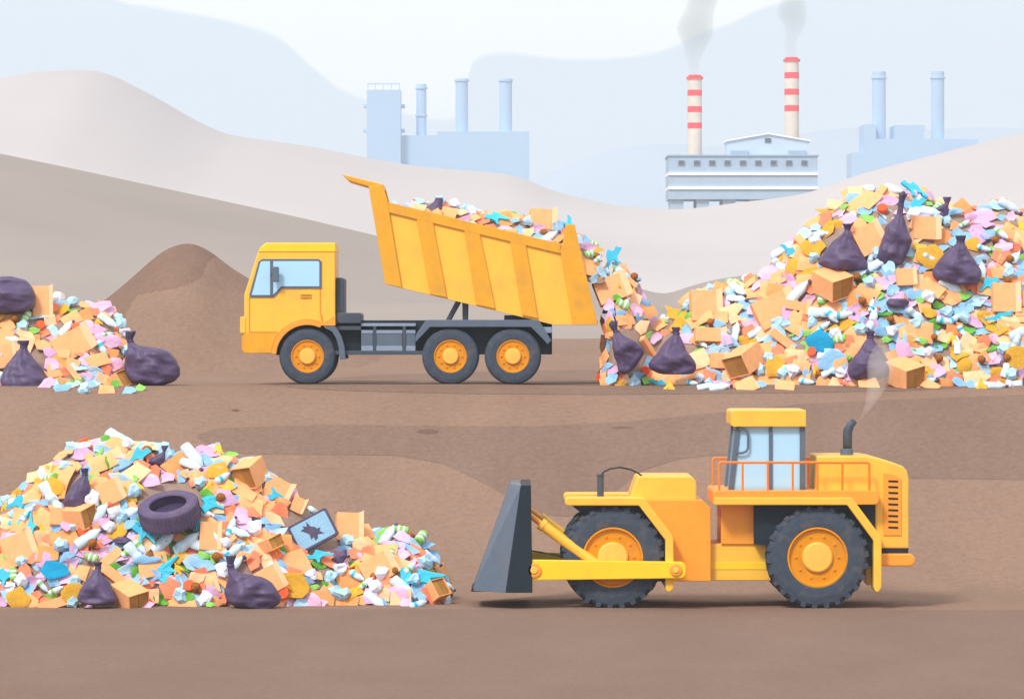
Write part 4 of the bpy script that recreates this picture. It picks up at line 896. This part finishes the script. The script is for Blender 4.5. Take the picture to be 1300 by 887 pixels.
# ---- big boxes and cloths
M_CBI2 = mat('cardboard_inside_light', 'B27E3E', .9, .1, .10, 5)
def open_box(heap, px, row, w, d, h, yaw, pitch, roll, label, phrase, lift=.12, flaps=True):
    P = heap.hit(px, row+6) or heap.hit(px, row+14)
    if P is None: return
    sc = F/P.y; P = Vector((X_(px, P.y), P.y, Z_(row, P.y))); o = empty('cardboard_box', P+Vector((0, -lift, 0))); tag(o, label, 'box', 'cardboard boxes with brown ends on the heaps')
    w, d, h = w/sc, d/sc, h/sc; t = .018; bm = new()
    # brown flaps folded into the +x end
    box(bm, -w/2, -w/2+t, -d/2, d/2, -h/2, h/2); box(bm, -w/2+t, w/2, -d/2, -d/2+t, -h/2, h/2); box(bm, -w/2+t, w/2, d/2-t, d/2, -h/2, h/2)
    box(bm, -w/2+t, w/2, -d/2+t, d/2-t, -h/2, -h/2+t); box(bm, -w/2+t, w/2, -d/2+t, d/2-t, h/2-t, h/2); obj('walls', bm, M_CB, o, .004)
    bm = new(); e = .002
    box(bm, w/2-.05, w/2-.035, -d/2+t+e, -.004, -h/2+t+e, h/2-t-e, 0); box(bm, w/2-.045, w/2-.03, .004, d/2-t-e, -h/2+t+e, h/2-t-e, 1)
    obj('end_flap', bm, M_CBI, o, mats=[M_CBI, M_CBI2])
    if flaps:
        for sg, ax in ():
            bm = new(); L = h*.38
            if ax == 'z': box(bm, 0, L, -d/2, d/2, -t/2, t/2)
            else: box(bm, 0, L, -t/2, t/2, -h/2, h/2)
            f_ = obj('flap', bm, M_CBL if sg > 0 else M_CBS, o, .003)
            if ax == 'z': f_.location = (w/2+.004, 0, sg*(h/2-t/2)); f_.rotation_euler = (0, -sg*R(rnd.uniform(35, 75)), 0)
            else: f_.location = (w/2+.004, sg*(d/2-t/2), 0); f_.rotation_euler = (0, 0, sg*R(rnd.uniform(40, 80)))
    o.rotation_euler = Euler((R(pitch), R(roll), R(yaw))); mark(px, row, phrase, heap)
def flap_box(heap, px, row, w, h, roll, label, phrase, lift=.18, depth=.3, yaw=8, pitch=14):
    """a closed carton seen from its broad side with one lighter end flap standing out"""
    P = heap.hit(px, row+4) or heap.hit(px, row+14)
    if P is None: return
    sc = F/P.y; P = Vector((X_(px, P.y), P.y, Z_(row, P.y))); o = empty('cardboard_box', P+Vector((0, -lift, 0))); tag(o, label, 'box', 'closed cartons on the heaps')
    w, h = w/sc, h/sc; bm = new(); fw = w*.2
    box(bm, -w/2, w/2-fw, -.06, depth, -h/2, h/2); obj('carton', bm, M_CB, o, .008)
    bm = new(); prism(bm, [(0, -h/2), (fw, -h/2+.02*sc/60), (fw, h/2+.05), (0, h/2)], -.01, .01); f_ = obj('flap', bm, M_CBL, o, .003); f_.location = (w/2-fw+.003, -.045, 0); f_.rotation_euler = (0, 0, R(-14))
    bm = new(); box(bm, 0, fw*.8, depth-.02, depth, -h/2, h/2); f2 = obj('flap', bm, M_CBS, o, .003); f2.location = (w/2-fw+.003, 0, 0)
    o.rotation_euler = Euler((R(-pitch), R(roll), R(yaw))); mark(px, row, phrase, heap)
OB, FB = open_box, flap_box
# front heap
OB(HF, 318, 600, 34, 30, 30, -118, 8, 24, 'brown-ended cardboard box tipped on its side below the front heap shoulder', 'tipped shoulder box', .2)
OB(HF, 166, 756, 46, 30, 26, -52, 14, 18, 'brown-ended cardboard box lying at the front heap foot beside the pear-shaped bag', 'big foot box', .25)
OB(HF, 553, 750, 26, 24, 24, -48, 10, -30, 'brown-ended cardboard box at the far tip of the front heap nearest the blade', 'tip box', .15)
OB(HF, 343, 690, 30, 24, 16, -50, 20, -15, 'shallow brown-ended box under the cracked screen', 'shallow box', .1)
OB(HF, 103, 655, 34, 28, 26, -40, 20, 0, 'deep brown-ended box under the tall slumped bag', 'deep box', .12)
FB(HF, 142, 624, 33, 30, -25, 'tilted carton with a light flap, left of the worn tyre', 'tilted carton')
FB(HF, 353, 622, 36, 30, 28, 'slanted carton on the right shoulder of the front heap above the cracked screen', 'slanted shoulder carton')
FB(HF, 379, 641, 18, 20, 25, 'small carton just above the cracked screen', 'small carton above the screen')
FB(HF, 445, 668, 34, 36, 2, 'upright carton standing right of the cracked screen', 'upright carton')
FB(HF, 482, 720, 46, 34, -28, 'wide slanted carton on the low right end of the front heap', 'wide slanted carton')
FB(HF, 27, 696, 42, 40, -20, 'large carton with folded flap on the left of the front heap', 'large left carton')
FB(HF, 345, 735, 34, 34, -28, 'carton leaning behind the large bulging bag', 'carton behind the bulging bag')
FB(HF, 76, 655, 22, 22, 4, 'square carton left of the deep brown-ended box', 'square carton')
FB(HF, 268, 680, 28, 36, 3, 'carton under the right edge of the worn tyre', 'carton under the tyre')
# small heap
FB(HM, 55, 385, 26, 44, 0, 'tall carton standing beside the huge rounded bag on the small heap', 'tall carton')
FB(HM, 95, 436, 52, 34, -28, 'large slanted carton in the middle of the small heap', 'slanted carton')
OB(HM, 150, 487, 34, 22, 22, -45, 14, -28, 'brown-ended cardboard box at the foot of the small heap near the sprawling bag', 'foot box', .15)
FB(HM, 10, 452, 24, 30, -8, 'carton behind the squat foot bag of the small heap', 'carton behind the squat bag')
# big heap
FB(HB, 897, 388, 40, 40, 0, 'square carton near the low shoulder of the big heap under a rotten apple', 'square shoulder carton')
FB(HB, 986, 392, 56, 38, -24, 'large slanted carton on the left half of the big heap', 'large slanted carton')
FB(HB, 902, 425, 40, 18, 2, 'long flat carton above the foot box of the big heap', 'long flat carton', depth=.2)
OB(HB, 944, 457, 42, 34, 28, -128, 12, 24, 'brown-ended cardboard box low on the left of the big heap, above bare earth', 'low box', .3)
OB(HB, 1056, 360, 42, 34, 28, -52, 16, 20, 'brown-ended cardboard box under the upper left bag of the big heap', 'middle box', .3)
OB(HB, 1147, 474, 44, 32, 28, -52, 14, 16, 'brown-ended cardboard box at the foot of the big heap beside the bag under the smoke', 'box beside the smoke bag', .3)
FB(HB, 1104, 303, 38, 36, -26, 'tilted flat box between the upper left bag and the long-necked bag', 'tilted flat box', .3)
FB(HB, 1176, 290, 36, 30, 3, 'carton behind the long-necked bag near the crest', 'crest carton')
FB(HB, 1277, 378, 36, 38, 2, 'carton on the right edge of the big heap below the plump bag', 'right edge carton')
FB(HB, 912, 458, 22, 20, 2, 'small square carton left of the low brown-ended box', 'small square carton')
FB(HB, 1150, 352, 26, 22, -3, 'square carton under the long-necked bag', 'carton under the long-necked bag')
FB(HB, 778, 366, 44, 32, -20, 'big carton spilling out behind the raised truck bed', 'big spilling carton', .1, depth=.25)
FB(HT, 690, 282, 34, 34, 3, 'tall carton standing out of the rear of the truck load', 'tall load carton', 0)
# smooth cloths
def cloth(heap, px, row, w, h, m, label, phrase, cat='cloth', sides=12, jag=.2, spin=0):
    P = heap.hit(px, row)
    if P is None: return
    sc = F/P.y; me = sheet(int(px), w/sc, h/sc, .05, m, jag=jag, bend=.05, sides=sides); o = bpy.data.objects.new('cloth', me); COL.objects.link(o)
    nn = (heap.normal(P.x, P.y)+Vector((0, -1.1, 0))).normalized(); o.matrix_world = Matrix.Translation(P+nn*.19) @ (nn.to_track_quat('Z', 'Y').to_matrix() @ Matrix.Rotation(spin, 3, 'Z')).to_4x4()
    tag(o, label, cat); mark(px, row, phrase, heap)
cloth(HF, 72, 726, 40, 26, M_TEAL, 'teal cloth spread low on the left of the front heap', 'teal cloth')
cloth(HB, 1043, 435, 44, 29, M_TEAL, 'teal cloth spread on the big heap left of the bag under the smoke', 'teal cloth')
cloth(HF, 70, 622, 38, 30, M_MUS, 'mustard sacking left of the tall slumped bag', 'mustard sacking', 'sacking')
cloth(HF, 95, 752, 34, 30, M_MUS, 'mustard sacking left of the pear-shaped foot bag', 'low mustard sacking', 'sacking')
cloth(HF, 25, 760, 30, 28, M_MUS, 'mustard sacking at the front heap foot near the frame edge', 'far mustard sacking', 'sacking')
cloth(HF, 370, 745, 40, 34, M_MUS, 'mustard sacking right of the large bulging bag', 'sacking by the bulging bag', 'sacking')
cloth(HB, 1034, 318, 36, 30, M_MUS, 'mustard sacking left of the upper left bag of the big heap', 'mustard sacking', 'sacking')
cloth(HB, 1178, 328, 42, 34, M_MUS, 'mustard sacking left of the plump upper bag', 'sacking by the plump bag', 'sacking')
cloth(HB, 985, 466, 30, 30, M_MUS, 'mustard sacking right of the low brown-ended box', 'sacking by the low box', 'sacking')
cloth(HB, 1290, 455, 30, 32, M_MUS, 'mustard sacking low on the right edge of the big heap', 'sacking at the right edge', 'sacking')
cloth(HB, 1058, 462, 50, 36, M_BLU, 'large light blue sheet left of the bag under the smoke', 'large blue sheet', 'plastic sheet', sides=6, jag=.2, spin=.5)
cloth(HB, 985, 348, 52, 24, M_PNK, 'broad pink sheet on the left shoulder of the big heap', 'broad pink sheet', 'cloth', spin=.3)
cloth(HB, 780, 323, 34, 18, M_PNK, 'pink sheet sliding down right behind the truck bed', 'sliding pink sheet', 'cloth', spin=-.5)
cloth(HF, 185, 712, 40, 14, M_BLU, 'blue plastic sheet right above the big foot box', 'blue sheet above the foot box', 'plastic sheet', sides=7, jag=.2)
cloth(HM, 78, 390, 34, 11, M_BLU, 'blue plastic sheet near the top of the small heap', 'blue sheet', 'plastic sheet', sides=7, jag=.2)
for hp, px, row in ((HF, 188, 572), (HF, 281, 632), (HF, 249, 745), (HF, 118, 690), (HF, 108, 662), (HF, 276, 707), (HB, 906, 352), (HB, 1177, 242), (HB, 1281, 330), (HB, 1094, 383), (HB, 1277, 455), (HB, 1245, 457), (HB, 1087, 352), (HB, 805, 352), (HM, 20, 405)):
    P = hp.hit(px, row) or hp.hit(px, row+9)
    if P: P = Vector((X_(px, P.y), P.y, Z_(row, P.y))); put('app', hp, P, Vector((0, -1, .1)).normalized(), rnd.uniform(-.3, .3), .22, .62, upright=True)
for hp, px, row in ((HB, 1003, 322), (HB, 1163, 262), (HB, 1255, 362), (HB, 838, 490), (HF, 178, 580), (HF, 254, 668), (HF, 27, 640), (HF, 183, 677), (HF, 404, 707), (HF, 5, 733), (HB, 845, 318+60)):
    P = hp.hit(px, row) or hp.hit(px, row+9)
    if P: put('cyan', hp, P, Vector((0, -1, .25)).normalized(), rnd.uniform(-.5, .5), .2, .95)
P = HB.hit(790, 345)
if P: o_ = put('cyan', HB, P+Vector((-.25, 0, .35)), Vector((0, -1, .2)).normalized(), .6, .25, 1.1, var=1)
def on_ground(key, px, row, sp, sc=1, var=0, flat=True):
    P = px_to_ground(px, row); h_ = HF if row > 520 else HB
    return put(key, h_, P, Vector((0, -.55, .85)).normalized(), sp, .07, sc, var=var)
on_ground('yglv', 866, 487, PI, 1.2); on_ground('bot', 908, 486, .6, .8, 1); on_ground('cyan', 806, 480, .3, 1.1); on_ground('yglv', 1003, 486, PI, .9)
P = px_to_ground(1244, 491); put('ban', HB, P, Vector((0, -1, .3)), 0, .28, 1.25, upright=True); P = px_to_ground(850, 492); put('ban', HB, P, Vector((0, -1, .3)), .2, .28, 1.1, upright=True)
WF = dict(card=14.5, flap=12, blue=18, pink=14, bot=9, sal=9, mus=4, grn=7.5, paper=5.5, can=2.4, app=1.0, ban=1.6, lid=1.3, cyan=1.3, yglv=.6, tray=2.4)
avF = [(97, 622, 20, 28), (123, 742, 27, 30), (321, 748, 38, 32), (217, 640, 46, 34), (399, 669, 47, 42), (318, 600, 24, 20), (166, 756, 26, 16), (72, 726, 20, 13), (142, 624, 17, 16), (445, 670, 15, 16)]
fill(HF, -45, 566, 766, 10.1, WF, .8, 1.2, 90, avF)
fill(HM, -45, 196, 494, 10, WF, .78, 1.15, 20, [(15, 374, 34, 26), (32, 470, 34, 30), (193, 460, 37, 34), (55, 385, 13, 22)])
avB = [(797, 445, 23, 36), (853, 452, 32, 28), (1070, 320, 32, 28), (1136, 306, 22, 34), (1214, 336, 33, 28), (1105, 456, 29, 32), (1104, 303, 18, 18), (897, 388, 19, 19), (1056, 360, 26, 20), (944, 457, 25, 20), (1147, 474, 24, 18), (1043, 435, 22, 14)]
fill(HB, 790, 1345, 490, 9.9, WF, .82, 1.25, 80, avB)
fill(HB, 766, 790, 490, 7.0, WF, .8, 1.1, 0, avB)
WT = dict(WF); WT['bot'] = 8
fill(HT, 500, 768, 352, 9, WT, .72, 1.05, 25, [(548, 262, 12, 10), (690, 280, 14, 16)], ok=lambda px, row: row < 262+.2385*(px-492)+8 and px < 735 or px > 735+(row-285)*.235)
# pieces wedged along the front feet of the heaps, where they meet the earth
for (hp, a, b, r0) in ((HF, 0, 548, 766), (HB, 880, 1300, 489), (HM, 60, 180, 494)):
    px = a
    while px < b:
        P = px_to_ground(px, r0+rnd.uniform(-4, 5))
        k = rnd.choices(['card', 'blue', 'pink', 'bot', 'sal', 'grn', 'paper'], [4, 4, 3, 3, 1, 2, 1])[0]
        put(k, hp, P, Vector((rnd.uniform(-.3, .3), -.75, .6)).normalized(), rnd.uniform(-.5, .5), .10, rnd.uniform(.7, 1)); px += rnd.uniform(11, 19)

# ---- labels: kind and look, then what it lies beside, then how near
ORD = ['nearest to it', 'second nearest to it', 'third nearest', 'fourth nearest', 'fifth nearest', 'sixth nearest', 'seventh nearest', 'eighth nearest', 'ninth nearest', 'tenth nearest', 'eleventh nearest', 'twelfth nearest', 'farthest of all']
words_used = {}
def size_word(o):
    s_ = o.matrix_world.to_scale().x if False else o.scale.x
    return s_
groups = {}
for it in ITEMS:
    o, key, adj, px, row, hp = it
    c = [l_ for l_ in LM if l_[3] is hp]; l_ = min(c, key=lambda l_: (l_[0]-px)**2+(l_[1]-row)**2); dx, dy = px-l_[0], row-l_[1]; d = math.hypot(dx, dy)
    rel = ('below' if dy > 0 else 'above') if abs(dy) > abs(dx) else ('right of' if dx > 0 else 'left of')
    noun = K[key][2] if False else {'card': 'cardboard piece', 'blue': 'plastic scrap', 'pink': 'rag', 'sal': 'card scrap', 'mus': 'sacking scrap', 'grn': 'wrapper', 'paper': 'paper ball', 'cyan': 'rubber scrap', 'flap': 'carton flap', 'yglv': 'work glove', 'bot': 'bottle', 'can': 'drink can', 'app': 'rotten apple', 'ban': 'banana peel', 'lid': 'plastic cup', 'tray': 'narrow carton'}[key]
    ph = l_[2]; where = {'front heap': 'front heap', 'small heap': 'small heap', 'big heap': 'big heap', 'truck load': 'truck load'}[hp.word]
    base = f'{adj} {noun}'.strip(); groups.setdefault((base, rel, ph, where), []).append((d, o, key, hp.word))
GN = {'card': 'cardboard pieces', 'blue': 'blue plastic scraps', 'pink': 'pink and lilac rags', 'sal': 'salmon card scraps', 'mus': 'mustard sacking scraps', 'grn': 'green wrappers', 'paper': 'crumpled paper balls', 'cyan': 'cyan rubber scraps', 'flap': 'peach carton flaps', 'yglv': 'yellow work gloves', 'bot': 'plastic bottles', 'can': 'striped drink cans', 'app': 'rotten apples', 'ban': 'banana peels', 'lid': 'red plastic cups', 'tray': 'narrow cartons'}
for (base, rel, ph, where), L in groups.items():
    L.sort(key=lambda t_: t_[0])
    for i, (d, o, key, hw) in enumerate(L):
        tail = '' if len(L) == 1 else ', '+ORD[min(i, 12)]
        o['label'] = f'{base} {rel} the {ph} in the {where}{tail}' if len(f'{base} {rel} {ph} {where}{tail}'.split()) <= 13 else f'{base} {rel} {ph}, {where}{tail}'
        if len(o['label'].split()) > 16: o['label'] = f'{base} {rel} {ph}{tail}'
        o['group'] = f'{GN[key]} in the heaps'
from collections import Counter
print('ITEMS', len(ITEMS), Counter(i[1] for i in ITEMS), 'dup labels', sum(v_-1 for v_ in Counter(i[0]['label'] for i in ITEMS).values() if v_ > 1), 'long', max(len(i[0]['label'].split()) for i in ITEMS))
# ------------------------------------------------------------------ haze, colour management
bm = new(); prism(bm, [(-1500, -1.2), (1500, -1.2), (1500, 136), (-1500, 136)], -40, 3320)
hz = obj('haze', bm, smoke_mat('thin_haze', 'E2ECF5', .00027)); tag(hz, 'thin pale haze lying over the whole site and the far factories', 'haze', kind='stuff')
S.view_settings.view_transform = 'Standard'; S.view_settings.look = 'None'; S.view_settings.gamma = 1; S.view_settings.use_curve_mapping = False
S.view_settings.exposure = .9
S.render.engine = 'CYCLES'; S.cycles.use_denoising = True; S.cycles.max_bounces = 8; S.cycles.volume_bounces = 2; S.cycles.transparent_max_bounces = 12
